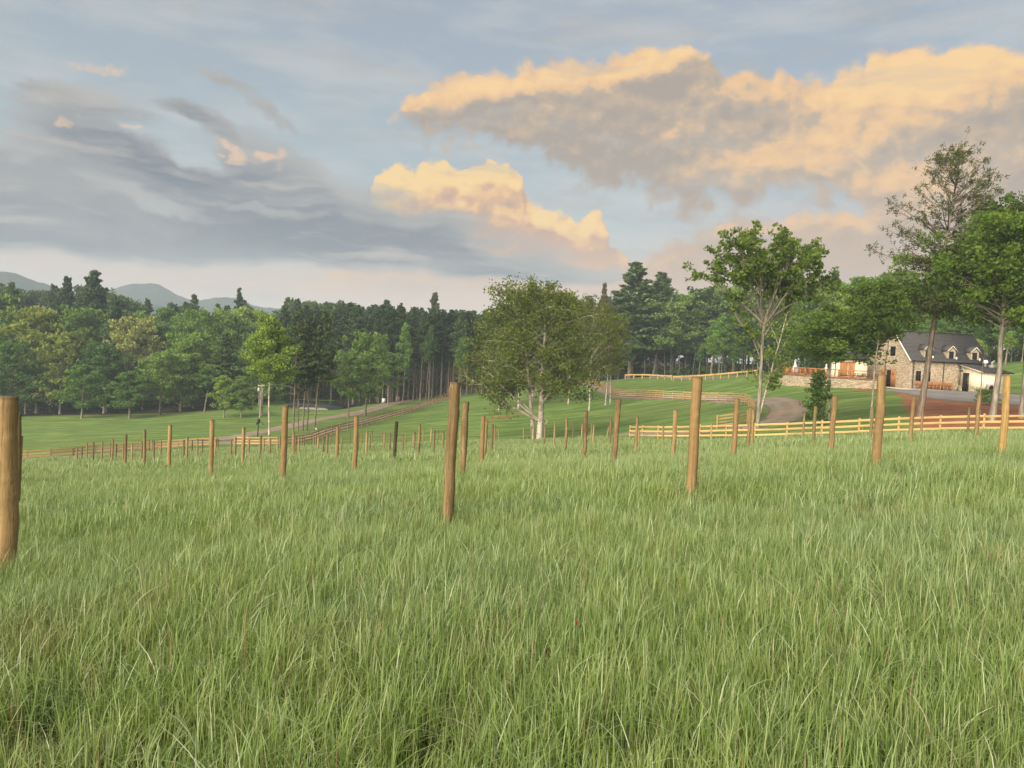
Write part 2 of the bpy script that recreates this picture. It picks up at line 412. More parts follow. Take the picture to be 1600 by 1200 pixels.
_A = np.zeros((_n + 3, _n + 3))
_d = ((TP[:, None] - TP[None]) ** 2).sum(-1)
near_w = np.clip(np.hypot(TP[:, 0], TP[:, 1]) / 0.6, .15, 1.0)
_A[:_n, :_n] = tps(_d) + np.eye(_n) * 0.0022 * near_w
_A[:_n, _n] = 1; _A[:_n, _n + 1:] = TP; _A[_n, :_n] = 1; _A[_n + 1:, :_n] = TP.T
_c = np.linalg.solve(_A, np.concatenate([TZ, [0, 0, 0]]))
def H(x, y):
    """ground height"""
    x = np.atleast_1d(np.asarray(x, float)); y = np.atleast_1d(np.asarray(y, float))
    sh = x.shape; q = np.stack([x.ravel(), y.ravel()], -1) / 100.0
    out = np.empty(len(q))
    for i in range(0, len(q), 20000):
        k = q[i:i + 20000]
        d2 = ((k[:, None] - TP[None]) ** 2).sum(-1)
        out[i:i + 20000] = tps(d2) @ _c[:_n] + _c[_n] + k @ _c[_n + 1:]
    r = np.hypot(q[:, 0], q[:, 1]) * 100
    t = np.clip((r - 230) / 170, 0, 1); t = t * t * (3 - 2 * t)
    far = -9 + np.clip(q[:, 0] * 100 + 60, -120, 200) * .05
    out = out * (1 - t) + far * t
    return out.reshape(sh)
def h1(x, y): return float(H(x, y)[0])
def on_ground(px, py, D, dz=0.0):
    p = P(px, py, D); return Vector((p.x, p.y, h1(p.x, p.y) + dz))
_err = np.abs(H(TP[:_n, 0] * 100, TP[:_n, 1] * 100) - TZ)
print('terrain fit error', _err.mean(), _err.max(), CP[int(np.argmax(_err[:len(CP)]))])

def poly_xy(pp): return np.array([tuple(P(*p)[:2]) for p in pp])
def inside_dist(x, y, poly):
    """signed distance (positive inside) to a polygon"""
    x = np.asarray(x, float); y = np.asarray(y, float)
    d = np.full(x.shape, 1e9); ins = np.zeros(x.shape, bool)
    for i in range(len(poly)):
        a, b = poly[i], poly[(i + 1) % len(poly)]
        ex, ey = b - a; L = ex * ex + ey * ey + 1e-12
        t = np.clip(((x - a[0]) * ex + (y - a[1]) * ey) / L, 0, 1)
        d = np.minimum(d, np.hypot(x - a[0] - t * ex, y - a[1] - t * ey))
        c = ((a[1] > y) != (b[1] > y)) & (x < (b[0] - a[0]) * (y - a[1]) / (b[1] - a[1] + 1e-12) + a[0])
        ins ^= c
    return np.where(ins, d, -d)

# ============================================================ the ground, roads, pond, far hills
FIELD = np.array([(-70, -14), (70, -14)] + [tuple(v) for v in poly_xy([(1900, 680, 44), (1600, 676, 47), (1420, 680, 50), (1225, 686, 53), (1060, 688, 58), (985, 686, 66), (930, 690, 72), (850, 692, 76), (720, 690, 82), (600, 692, 86), (500, 696, 92), (400, 700, 92), (300, 706, 90), (180, 714, 88), (60, 722, 83), (-150, 735, 82)])])
CLAY = poly_xy([(1394, 612, 94), (1425, 616, 88), (1480, 627, 80), (1540, 631, 77), (1700, 640, 74), (1720, 674, 53), (1600, 672, 52), (1432, 672, 54), (1424, 655, 60), (1416, 636, 70), (1408, 622, 84)])
CLAY2 = poly_xy([(1326, 609, 98), (1350, 603, 100), (1384, 604, 99), (1372, 612, 95), (1340, 612, 96)])
BARE = poly_xy([(748, 641, 112), (760, 633, 120), (800, 629, 124), (845, 628, 128), (820, 635, 120), (780, 641, 114)])
BARE2 = poly_xy([(905, 648, 118), (925, 638, 124), (965, 642, 121), (960, 652, 114), (930, 655, 112)])
WOODS_L = poly_xy([(-400, 668, 160), (30, 648, 168), (250, 645, 168), (345, 641, 165), (395, 632, 172), (430, 620, 192), (500, 622, 205), (560, 640, 170), (620, 632, 185), (720, 606, 215), (760, 600, 240), (850, 594, 262), (935, 596, 215), (985, 590, 190), (1060, 585, 200), (1200, 581, 168), (1350, 570, 160), (1500, 545, 160), (1800, 540, 150), (2200, 520, 150)])
WOODS = np.vstack([WOODS_L, [(420, 420), (-420, 420), (-420, 120)]])
xs = np.unique(np.round(np.concatenate([np.arange(-12, 16, .5), np.arange(-62, 90, .8), np.linspace(-150, 170, 130), np.linspace(-420, 420, 70), -np.geomspace(430, 3500, 16), np.geomspace(430, 3500, 16)]), 2))
ys = np.unique(np.round(np.concatenate([np.arange(-4, 20, .5), np.arange(20, 135, .75), np.linspace(-20, 0, 12), np.linspace(135, 260, 80), np.geomspace(262, 4500, 36), -np.geomspace(22, 900, 12)]), 2))
GX, GY = np.meshgrid(xs, ys)
GZ = H(GX, GY)
gx, gy = GX.ravel(), GY.ravel()
nearmask = (np.abs(gx) < 200) & (gy < 300)
def zone(poly, soft):
    out = np.zeros(len(gx)); out[nearmask] = np.clip(inside_dist(gx[nearmask], gy[nearmask], poly) / soft * .5 + .5, 0, 1); return out
woods = np.clip(inside_dist(gx, gy, WOODS) / 6 + .5, 0, 1); woods = np.maximum(woods, (np.hypot(gx, gy) > 420) * 1.0)
clay = np.maximum.reduce([zone(CLAY, 1.6), zone(CLAY2, 1.2), zone(BARE, 5.0) * .8, zone(BARE2, 6.0) * .42])
field = zone(FIELD, 1.5)
i = np.arange(len(ys) - 1)[:, None] * len(xs) + np.arange(len(xs) - 1)[None]
quads = np.stack([i, i + 1, i + 1 + len(xs), i + len(xs)], -1).reshape(-1, 4)

def ground_material():
    m, N, b = material('ground_grass_and_soil', .95, .1)
    p = N.pos()
    fine = N.noise(p, 3.0, 5, .65); mid = N.noise(p, .35, 4, .6); big = N.noise(p, .05, 3, .5)
    stripe = N.noise(N.mapping(p, rot=(0, 0, math.radians(-24)), sc=(.10, .9, .5)), 1.0, 4, .6)
    lawn = N.mix(mid.ramp(.3, .7), (.120, .205, .045, 1), (.195, .280, .078, 1))
    lawn = N.mix(stripe.ramp(.38, .62) * .9, lawn, (.070, .128, .034, 1))
    lawn = N.mix(big.ramp(.45, .7) * .35, lawn, (.13, .15, .055, 1))
    lawn = N.mix(fine.ramp(.3, .75, .0, .35), lawn, (.030, .060, .015, 1))
    soil = N.mix(fine, (.030, .022, .012, 1), (.085, .055, .030, 1))
    under = N.mix(mid.ramp(.35, .65), (.030, .050, .014, 1), soil)
    dirt = N.mix(mid.ramp(.3, .7), (.200, .080, .042, 1), (.300, .140, .080, 1))
    dirt = N.mix(fine.ramp(.4, .7, 0, .4), dirt, (.13, .055, .03, 1))
    litter = N.mix(fine, (.020, .018, .009, 1), (.055, .048, .020, 1))
    c = N.mix(N.attr('field'), lawn, under)
    edge_n = (N.noise(p, .6, 5, .65) - .5) * 1.1
    c = N.mix((N.attr('clay') + edge_n * .8).ramp(.42, .62), c, dirt)
    c = N.mix((N.attr('woods') + edge_n * .5).ramp(.4, .7), c, litter)
    setc(N, b, c); bump(N, b, fine, .6, .08)
    return m
M = {}
M['ground'] = ground_material()
me = mesh('ground', np.stack([gx, gy, GZ.ravel()], -1), quads, M['ground'], True, {'clay': clay, 'field': field, 'woods': woods})
tag(link('ground', me), kind='structure')

def smooth_path(pp, step=1.0):
    """Catmull-Rom through XY points, resampled"""
    pp = np.asarray(pp, float); out = []
    for k in range(len(pp) - 1):
        p0, p1, p2, p3 = pp[max(k - 1, 0)], pp[k], pp[k + 1], pp[min(k + 2, len(pp) - 1)]
        for t in np.linspace(0, 1, 24, endpoint=False):
            out.append(.5 * ((2 * p1) + (p2 - p0) * t + (2 * p0 - 5 * p1 + 4 * p2 - p3) * t * t + (3 * p1 - p0 - 3 * p2 + p3) * t ** 3))
    out.append(pp[-1]); out = np.array(out)
    s = np.concatenate([[0], np.cumsum(np.hypot(*np.diff(out, axis=0).T))])
    n = max(2, int(round(s[-1] / step)) + 1)
    q = np.linspace(0, s[-1], n)
    return np.stack([np.interp(q, s, out[:, k]) for k in range(out.shape[1])], -1)
def strip(name, left, right, mat, dz, nx=8, jit=.0, **kw):
    """draped sheet between two matching edge lines"""
    left, right = np.asarray(left), np.asarray(right); n = len(left)
    r = np.random.default_rng(len(name) * 13 + n)
    f = np.linspace(0, 1, nx)
    ja = np.convolve(r.normal(0, jit, n + 8), np.ones(3) / 2, 'same')[4:-4]; jb = np.convolve(r.normal(0, jit, n + 8), np.ones(3) / 2, 'same')[4:-4]
    d = right - left; d /= np.linalg.norm(d, axis=1)[:, None] + 1e-9
    L, R = left + d * ja[:, None], right + d * jb[:, None]
    g = L[:, None] * (1 - f[None, :, None]) + R[:, None] * f[None, :, None]
    z = H(g[..., 0], g[..., 1]) + dz + 0.03 * np.sin(f * math.pi)[None]
    z[:, 0] -= .06; z[:, -1] -= .06
    v = np.concatenate([g, z[..., None]], -1).reshape(-1, 3)
    i = np.arange(n - 1)[:, None] * nx + np.arange(nx - 1)[None]
    q = np.stack([i, i + 1, i + 1 + nx, i + nx], -1).reshape(-1, 4)
    o = link(name, mesh(name, v, q, mat, True, {'across': np.tile(f, n)}))
    return tag(o, kind='structure')
def road(name, pts, width, mat, dz=.06, jit=.12):
    c = smooth_path(poly_xy(pts), 1.0)
    t = np.gradient(c, axis=0); t /= np.linalg.norm(t, axis=1)[:, None]
    n = np.stack([-t[:, 1], t[:, 0]], -1) * width / 2
    return strip(name, c + n, c - n, mat, dz, 9, jit), c
def road_material(name, c1, c2, red):
    m, N, b = material(name, .95, .15)
    p = N.pos(); a = N.attr('across')
    fine = N.noise(p, 7.0, 4, .7); mid = N.noise(p, .5, 4, .6)
    tr = ((a - .3)._m('ABSOLUTE', a - .3)).min((a - .7)._m('ABSOLUTE', a - .7))
    track = (tr + (mid - .5) * .12).ramp(.03, .13, 1, 0)
    c = N.mix(mid.ramp(.3, .7), c1, c2)
    c = N.mix(N.noise(p, .16, 3, .5).ramp(.48, .66) * red, c, (.30, .165, .105, 1))
    c = N.mix(track * .35, c, (c2[0] * 1.25, c2[1] * 1.22, c2[2] * 1.2, 1))
    edge = (a - .5)._m('ABSOLUTE', a - .5).ramp(.36, .5)
    c = N.mix((edge + (fine - .5)).ramp(.35, .9) * .6, c, (.09, .085, .04, 1))
    c = N.mix(fine.ramp(.35, .7, 0, .3), c, (.09, .075, .06, 1))
    setc(N, b, c); bump(N, b, fine, .5, .04)
    return m
M['road'] = road_material('dirt_road', (.17, .150, .120, 1), (.26, .225, .18, 1), .45)
M['gravel'] = road_material('grey_gravel', (.155, .155, .165, 1), (.225, .22, .225, 1), 0.0)
MAIN = [(-420, 742, 86), (-150, 724, 92), (60, 707, 97), (200, 699, 102), (300, 692, 106), (380, 689, 106), (430, 689, 107), (480, 684, 110), (540, 668, 125), (600, 652, 146), (660, 636, 166), (720, 617, 192), (760, 606, 208), (800, 600, 222), (850, 597, 222), (900, 600, 200), (935, 607, 166), (965, 618, 136), (1000, 621.5, 127), (1060, 624.5, 118), (1120, 628.5, 111.5), (1165, 633, 102), (1205, 632, 97), (1228, 640, 88), (1230, 650, 80), (1212, 662, 73), (1170, 668, 71), (1110, 672, 71), (1040, 678, 75), (980, 684, 82)]
road('dirt_road', MAIN, 4.4, M['road'])
road('valley_road', [(330, 688, 110), (375, 680, 116), (410, 672, 124), (450, 664, 134), (500, 658, 144), (550, 652, 155), (590, 648, 166), (640, 640, 190)], 5.0, M['road'], .075)
road('upper_drive', [(985, 589, 190), (1030, 589, 180), (1070, 590, 170), (1110, 590, 160), (1160, 586, 148), (1210, 583, 140), (1260, 583, 132), (1320, 586, 124)], 4.2, M['gravel'])
# gravel yard in front of the house
top = smooth_path(poly_xy([(1372, 608, 97), (1400, 609, 96), (1450, 611, 95.5), (1500, 613, 95), (1545, 616, 93.5), (1600, 619, 90.5), (1700, 626, 87)]), 1.0)
bot = smooth_path(poly_xy([(1378, 610, 94), (1400, 612, 92), (1430, 617, 86.5), (1480, 627, 79), (1540, 631, 76.5), (1600, 636, 73), (1700, 643, 71)]), 1.0)
k = max(len(top), len(bot)); rs = lambda a: np.stack([np.interp(np.linspace(0, 1, k), np.linspace(0, 1, len(a)), a[:, j]) for j in (0, 1)], -1)
strip('gravel_yard', rs(top), rs(bot), M['gravel'], .07, 16, .1)
# concrete apron along the house
M['concrete'] = plain('pale_concrete', (.42, .37, .31), .9, .2, .12, 1.2)

# pond behind the valley road
m, N, b = material('still_pond_water', .06, .5); setc(N, b, (.018, .025, .022, 1)); bump(N, b, N.noise(N.pos(), 1.5, 3), .05, .02); M['water'] = m
pc = on_ground(512, 633, 172); pz = pc.z
ring = []
for t in np.arange(28) * 2 * math.pi / 28:
    r_ = 1 + .12 * math.sin(3 * t) + .08 * math.sin(5 * t + 1)
    ring.append((pc.x + 10 * r_ * math.cos(t), pc.y + 9 * r_ * math.sin(t)))
rv = np.array([(x, y, pz + .25) for x, y in ring] + [(x, y, pz - 1.0) for x, y in ring] + [(pc.x, pc.y, pz + .25)])
n = len(ring)
o = link('pond', mesh('pond', rv, [np.array([[n + i, n + (i + 1) % n, (i + 1) % n, i] for i in range(n)]), np.array([[i, (i + 1) % n, 2 * n] for i in range(n)])], M['water']))
tag(o, kind='structure')

# wooded ridges on the horizon
def ridge(name, prof, D, depth=420):
    pp = smooth_path([(P(px, py, D).x, P(px, py, D).z) for px, py in prof], 9.0)
    n = len(pp); rows = 16; v = []
    r = np.random.default_rng(5)
    for j in range(rows):
        f = j / (rows - 1); g = f ** 1.6
        jj = np.convolve(r.normal(0, 1, n + 6), np.ones(4) / 4, 'same')[3:-3]
        for i in range(n):
            v.append((pp[i, 0] * (1 - depth * (1 - f) / D), D - depth * (1 - f), -14 + (pp[i, 1] + 14) * g + jj[i] * (2.4 if j else 0)))
    for i in range(n): v.append((pp[i, 0], D + depth, -30))
    rows += 1
    i = np.arange(rows - 1)[:, None] * n + np.arange(n - 1)[None]
    q = np.stack([i, i + 1, i + 1 + n, i + n], -1).reshape(-1, 4)
    return tag(link(name, mesh(name, v, q, M['hill'], True)), kind='structure')
m, N, b = material('wooded_hill', .95, .05)
nn = N.noise(N.pos(), .03, 6, .7); setc(N, b, N.mix(nn.ramp(.3, .7), (.010, .024, .018, 1), (.028, .044, .024, 1))); bump(N, b, nn, 1.0, 12.0); M['hill'] = m
ridge('hills', [(-900, 470), (-600, 440), (-350, 425), (-150, 412), (-40, 424), (15, 429), (45, 436), (85, 448), (130, 461), (190, 468), (260, 480), (340, 500), (420, 530)], 1150)
ridge('far_hills', [(20, 530), (60, 500), (120, 468), (165, 452), (195, 446), (225, 444), (245, 445), (268, 456), (285, 463), (310, 470), (345, 466), (372, 467), (400, 477), (460, 486), (600, 510), (760, 560)], 1500)

# ============================================================ wood, stone and paint
def wood_material(name, c1, c2, grain=(1, 1, .12), sc=14.0, objc=False, rough=.8):
    m, N, b = material(name, rough, .2)
    p = N.coord('Object'); rnd = N.obj('Random')
    q = N.vmath('ADD', p, N.comb(rnd * 37.0, rnd * 11.0, rnd * 53.0))
    g = N.noise(N.mapping(q, sc=grain), sc, 8, .72, .8); k = N.noise(q, 9.0, 4, .7)
    c = N.mix(g.ramp(.36, .62), c1, c2)
    big = N.noise(N.mapping(q, sc=(1, 1, .35)), 2.6, 4, .6)
    c = N.mix(big.ramp(.42, .66, 0, .5), c, (c1[0] * .9, c1[1] * .95, c1[2] * .9, 1))
    crack = N.noise(N.mapping(q, sc=tuple(v * (.35 if v < .5 else 1.6) for v in grain)), sc * 1.6, 4, .6)
    c = N.mix(crack.ramp(.58, .66, 0, .65), c, (c1[0] * .35, c1[1] * .35, c1[2] * .35, 1))
    c = N.mix(k.ramp(.5, .75, 0, .45), c, (c1[0] * .6, c1[1] * .55, c1[2] * .5, 1))
    c = N.mix(rnd.ramp(0, 1, 0, .6, 'LINEAR'), c, (c2[0] * 1.12, c2[1] * 1.02, c2[2] * .85, 1))
    if objc: c = N.mix(1.0, c, N.obj('Color'), 'MULTIPLY')
    c = N.mix(N.attr('shade').clamp() * .65, c, (.05, .035, .025, 1))
    setc(N, b, c); bump(N, b, g - crack.ramp(.56, .66) * .8, .8, .012)
    return m
M['post'] = wood_material('treated_post_wood', (.082, .062, .038, 1), (.255, .198, .118, 1), (1, 1, .07), 16, True)
M['rail'] = wood_material('fresh_pine_rail', (.26, .165, .08, 1), (.50, .37, .20, 1), (.1, 1, 1), 12, True)
M['fpost'] = wood_material('fence_post_wood', (.25, .165, .08, 1), (.42, .30, .15, 1), (1, 1, .1), 14, True)
M['cedar'] = wood_material('orange_cedar', (.27, .12, .05, 1), (.44, .21, .095, 1), (1, 1, .15), 10)
M['door_wood'] = wood_material('stained_door_wood', (.26, .125, .05, 1), (.38, .20, .085, 1), (1, 1, .1), 10)
M['dark_wood'] = wood_material('brown_table_wood', (.11, .05, .028, 1), (.2, .1, .055, 1), (.2, 1, 1), 8)
M['trim'] = plain('white_trim_paint', (.78, .72, .62), .5, .3, .05)
M['render'] = plain('cream_render', (.72, .64, .50), .85, .2, .05, 1.5)
M['black'] = plain('black_metal', (.014, .013, .013), .5, .4, .2)
M['dark_door_and_interior'] = plain('near_black_door_paint_and_interior_shade', (.012, .013, .015), .35, .4, .1)  # paint of the lean-to door, also the painted shade inside the open entrance
m, N, b = material('dark_window_glass', .08, .5); setc(N, b, (.012, .015, .016, 1)); M['glass'] = m
M['grey_metal'] = plain('grey_metal_case', (.20, .20, .20), .5, .4, .1)
M['white_metal'] = plain('white_enamel', (.75, .75, .72), .35, .4, .05)
M['canvas'] = plain('pale_grey_canvas', (.50, .54, .55), .9, .1, .15, 8)
M['mortar'] = plain('wall_mortar', (.38, .33, .26), .95, .1, .15, 3)
def stone_material():
    m, N, b = material('rubble_stone', .9, .2)
    a = N.attr('shade'); p = N.coord('Object')
    c = N.mix(a.ramp(0, .5, 0, 1, 'LINEAR'), (.32, .26, .19, 1), (.56, .47, .35, 1))
    c = N.mix(a.ramp(.5, .8, 0, 1, 'LINEAR'), c, (.38, .335, .275, 1))
    c = N.mix(a.ramp(.82, 1.0, 0, 1, 'LINEAR'), c, (.60, .52, .38, 1))
    c = N.mix(N.noise(p, 7, 4, .6).ramp(.3, .75, 0, .4), c, (.15, .115, .08, 1))
    setc(N, b, c); bump(N, b, N.noise(p, 14, 4, .7), .6, .02)
    return m
M['stone'] = stone_material()
def roof_material():
    m, N, b = material('dark_slate_shingle', .75, .3)
    p = N.coord('Object'); n = N.noise(p, 2.5, 5, .65)
    c = N.mix(n.ramp(.3, .7), (.042, .043, .049, 1), (.072, .072, .078, 1))
    c = N.mix(N.attr('shade'), c, (.082, .08, .085, 1))
    setc(N, b, c); bump(N, b, n, .3, .01)
    return m
M['slate'] = roof_material()

# ============================================================ vineyard posts
def post_mesh(name, r, h, n, rings, seed, mat):
    g = np.random.default_rng(seed)
    v = []; zs = np.linspace(0, h, rings)
    wob = g.normal(0, .0016, (rings, 2)).cumsum(0)
    th = np.arange(n) * 2 * math.pi / n
    lump = sum(g.normal(0, .02) * np.cos(k * th + g.uniform(0, 6)) for k in (2, 3, 5))
    kn = [(g.uniform(.2, h), g.uniform(0, 2 * math.pi), g.uniform(.03, .06)) for _ in range(4)]
    for k, z in enumerate(zs):
        rr = r * (1.04 - .07 * z / h) * (1 + lump + g.normal(0, .004, n))
        for kz, ka, ks in kn:
            dd = ((z - kz) / ks) ** 2 + ((np.angle(np.exp(1j * (th - ka))) * r) / ks) ** 2
            rr = rr + r * .10 * np.exp(-dd)
        for i in range(n): v.append((rr[i] * math.cos(th[i]) + wob[k, 0], rr[i] * math.sin(th[i]) + wob[k, 1], z))
    sh = np.zeros(rings * n); sh[-n:] = .8
    v[-n:] = [(x * 1.05, y * 1.05, z) for x, y, z in v[-n:]]; v += [(x * .93, y * .93, h + .014) for x, y, _ in v[-n:]]; v.append((wob[-1, 0], wob[-1, 1], h + .014))
    sh = np.concatenate([sh, np.full(n, .9), [1.0]])
    q = [[k * n + i, k * n + (i + 1) % n, (k + 1) * n + (i + 1) % n, (k + 1) * n + i] for k in range(rings) for i in range(n)]
    t = [[rings * n + i, rings * n + (i + 1) % n, (rings + 1) * n] for i in range(n)]
    return mesh(name, v, [np.array(q), np.array(t)], mat, True, {'shade': sh})
NEARP = [post_mesh('vineyard_post', .072, 2.2, 32, 90, 30 + k, M['post']) for k in range(6)]
FARP = [post_mesh('vineyard_post', .072, 2.2, 10, 7, 60 + k, M['post']) for k in range(5)]
# base px,py  top px,py ; depth (None: from apparent height), tint, label
TAN, BRN, GRN, YEL, DRK = (1.2, 1.14, 1.0), (1.0, .93, .82), (.75, .85, .7), (1.5, 1.4, 1.05), (.30, .33, .30)
POSTS = [
 (9, 882, 17, 622, TAN, 'thick weathered round wooden post at the left edge of the grass field'),
 (24, 784, 28.5, 648, BRN, 'round wooden post half hidden right behind the thick left edge post'),
 (29, 752, 33, 682, TAN, 'third post in line behind the thick post at the left edge'),
 (700, 800, 711, 599, BRN, 'tallest near wooden post just left of the centre of the grass field'),
 (722, 739, 728, 629, BRN, 'brown wooden post standing right behind the tallest near post'),
 (752, 722, 756.5, 650, BRN, 'left post of the close pair right of the tallest near post'),
 (757, 712, 761, 658, TAN, 'slimmer right post of the close pair right of the tallest near post'),
 (1082, 762, 1090, 590, BRN, 'large reddish brown post right of centre with the mid fence behind it'),
 (1369, 724, 1379.5, 586, BRN, 'large knotty post standing in front of the open barn doors of the stone house'),
 (1565, 707, 1575.5, 587, YEL, 'bright yellow topped post near the right edge below the lean-to'),
 (442, 745, 445, 635, BRN, 'thick brown post in the left field beside the white birch trunk'),
 (329.5, 741, 331.5, 656.5, TAN, 'straight tan post in the left field standing clear of the others'),
 (264, 729, 266.5, 664.5, TAN, 'short tan post with a dark knot left of the clear tan post'),
 (378.5, 722, 380, 668, TAN, 'slim tan post between the two taller posts of the left field'),
 (553.5, 733, 557, 651, BRN, 'grey brown post centre left standing in front of the uphill road'),
 (616.4, 717, 619.7, 659, DRK, 'blackened dark post, the only dark one in the field'),
 (526, 718, 527.5, 667, BRN, 'slim brown post just left of the grey brown centre left post'),
 (960, 718, 966.5, 624.5, BRN, 'reddish brown post in front of the bright lawn right of the birches'),
 (912.5, 709, 917, 643, BRN, 'reddish post in front of the white birch trunk right of the big birch'),
 (883, 702, 886.5, 654.5, TAN, 'tan post a short way right of the big birch trunk'),
 (1051.5, 713, 1055, 641, TAN, 'pale knotty post left of the large reddish brown post'),
 (1146.4, 706, 1152, 623, BRN, 'reddish post in front of the bend of the mid rail fence'),
 (993.5, 704, 996, 651, TAN, 'tan post at the left end of the near rail fence'),
 (1168.5, 700, 1173, 637, TAN, 'left post of the pair beside the tall oak trunk'),
 (1175, 690, 1177.5, 640, TAN, 'right post of the pair touching the tall oak trunk'),
 (1254.5, 684, 1256.5, 644.5, TAN, 'post behind the near rail fence in front of the gravel bend'),
 (1271, 690, 1273.7, 635, GRN, 'green grey post in front of the leafy sapling clump'),
 (1298.7, 700, 1304, 619, BRN, 'brown post right of the leafy sapling clump before the green bank'),
 (1360, 684, 1363.5, 636, GRN, 'thin slanted greenish post beside the maple trunk'),
 (1422.5, 687, 1427.6, 619, BRN, 'brown post left of the white pine trunk before the clay bank'),
 (1439, 677, 1442.5, 637, TAN, 'thin tan post right of the white pine trunk'),
 (1512, 677, 1513.5, 637, GRN, 'thin green stained post in front of the red clay bank'),
 (1525, 679, 1530.5, 617, BRN, 'two toned post with a dark lower half before the red clay bank'),
 (946.5, 684, 952, 666, TAN, 'short post leaning steeply to the right beyond the field'),
]
small = [(251,711,251.5,689),(239.7,720,240.5,689),(232.8,706,233,687),(237,707,237,687),(291.5,721,293,682.5),(287,715,287,687.5),(300,706,300,687.5),(308,715,309,686),(316,708,316.5,687),(336,713,337,687),(340,704,341,686),(361,711,361,687),(367,715,368.5,683.5),(388.5,711,389.5,685),(406.5,716,408,681),(412,704,412,685),(421.5,713,422.5,685),(433.5,707,434,683),(437,703,437.3,682),(458,715,459,675),(461,709,462.5,683),(466.5,708,467.5,683),(475,701,476,685),
 (113,719,114,701),(120,719,120.5,700),(127.5,719,128,698.5),(135.5,717,136,692),(145.5,719,145.5,691.5),(159,720,160,690),(175,721,176.5,686.5),(181,717,181,694),(172.5,716,173,692.5),(192.5,720,193,694),(195.5,723,197.5,679.5),(206,718,206,693),(221,718,222,690),(225,724,226.5,672),
 (505,711,505.3,682),(510.6,713,511.5,678),(490,698,490,683),(493,698,493.5,680),(497,703,497,682),(516,695,516,681),(533,705,534,683),(546,693,546.5,677),(559,702,560,677),(565.2,690,565.5,681),(572,711,573.5,673.5),(577.3,704,578,680),(580.5,695,581,673.5),(597,692,598,676),(600,701,601,676.5),(609,707,609.5,677.5),(629,706,630,678),(633,691,634,674),(645.5,693,646,677),(647,700,648.5,675),(653.5,712,655.5,663.5),(661,691,661.7,669.5),(673,690,674,668),(677,709,679,672.5),(683.5,686,684,673),(692,704,693,674.5),(719,688,719.5,667),
 (767.5,704,770,663.5),(772.5,690,774,665),(779,684,780,669),(818,685,818,666),(830,684,831,665),(833.5,690,834.5,666),(850.5,695,852.5,665),(865.5,695.5,867.5,659.5),(895,686,896,661),(908.5,688,910,662),(923.5,684,924,661),(926.5,692,928,663),(953,689,955,654),(997,698,999,671),(1035.5,691,1036,663),(1111,685,1112,661),(1157,684,1157.5,668)]
small.sort()
DARKER = ((1.0, .95, .85), (1.2, 1.15, 1.05), (.85, .85, .8), (1.45, 1.4, 1.2))
names_by = [(0, 170, 'thin far wooden post by the left rail fence'), (170, 260, 'thin wooden post in the far left corner of the field'), (260, 345, 'thin wooden post below the left roadside'),
            (345, 480, 'thin wooden post near the white birch and lamp post'), (480, 585, 'thin wooden post at the foot of the uphill road'), (585, 700, 'thin wooden post on the crest left of the tallest post'),
            (700, 800, 'thin wooden post on the crest right of the tallest post'), (800, 900, 'thin wooden post around the big birch trunk'), (900, 1200, 'thin wooden post on the crest before the bright lawn')]
ordn = ['leftmost', 'second', 'third', 'fourth', 'fifth', 'sixth', 'seventh', 'eighth', 'ninth', 'tenth', 'eleventh', 'twelfth', 'thirteenth', 'fourteenth', 'fifteenth', 'sixteenth', 'seventeenth', 'eighteenth', 'nineteenth', 'twentieth']
cnt = {}
allposts = [(p, True) for p in POSTS]
for s_ in small:
    for a, b_, nm in names_by:
        if a <= s_[0] < b_:
            cnt[nm] = cnt.get(nm, 0) + 1; k = cnt[nm]
            lab = nm + (', leftmost of its row' if k == 1 else ', %s from left' % ordn[k - 1])
            allposts.append(((s_[0], s_[1], s_[2], s_[3], DARKER[(len(allposts) * 7) % 4], lab), False)); break
VINE = []
for k, (p, big) in enumerate(allposts):
    bx, by, tx, ty, tint, lab = p
    hp = by - ty
    D = {0: 6.7, 3: 8.7, 7: 10.3, 8: 12.6, 9: 14.4, 10: 15.7}.get(k) or FOC * 1.5 / hp
    D = min(D, 84 if bx < 600 else 74)
    if k == 33: D = 66
    # walk the ray to where it meets the field, if the slope allows
    best = None
    for dd in np.linspace(D * .8, min(D * 1.2, 86), 40):
        q = P(bx, by, dd); e = abs(q.z - .28 - h1(q.x, q.y)) + abs(dd - D) * .02
        if best is None or e < best[0]: best = (e, dd)
    D = best[1]
    q = P(bx, by, D); g0 = h1(q.x, q.y)
    topp = P(tx, ty, D)
    base = Vector((q.x, q.y, g0 - .25))
    d = topp - base; L = d.length
    lean = Vector((d.x * .45, 0, d.z)) if k != 33 else d
    o = link('vineyard_post', (NEARP[k % 6] if hp > 45 else FARP[k % 5]), None, base)
    o.rotation_euler = lean.to_track_quat('Z', 'Y').to_euler()
    o.rotation_mode = 'QUATERNION'; o.rotation_quaternion = lean.to_track_quat('Z', 'Y') @ Matrix.Rotation(k * 1.7, 3, 'Z').to_quaternion()
    rs_ = 1.0 + (((k * 37) % 11) - 5) * .012
    if k == 0: rs_ = 1.12
    o.scale = (rs_, rs_, L / 2.2)
    o.color = (*tint, 1)
    tag(o, lab, 'post', 'wooden posts standing in the grass field')
    VINE.append((q.x, q.y, D))

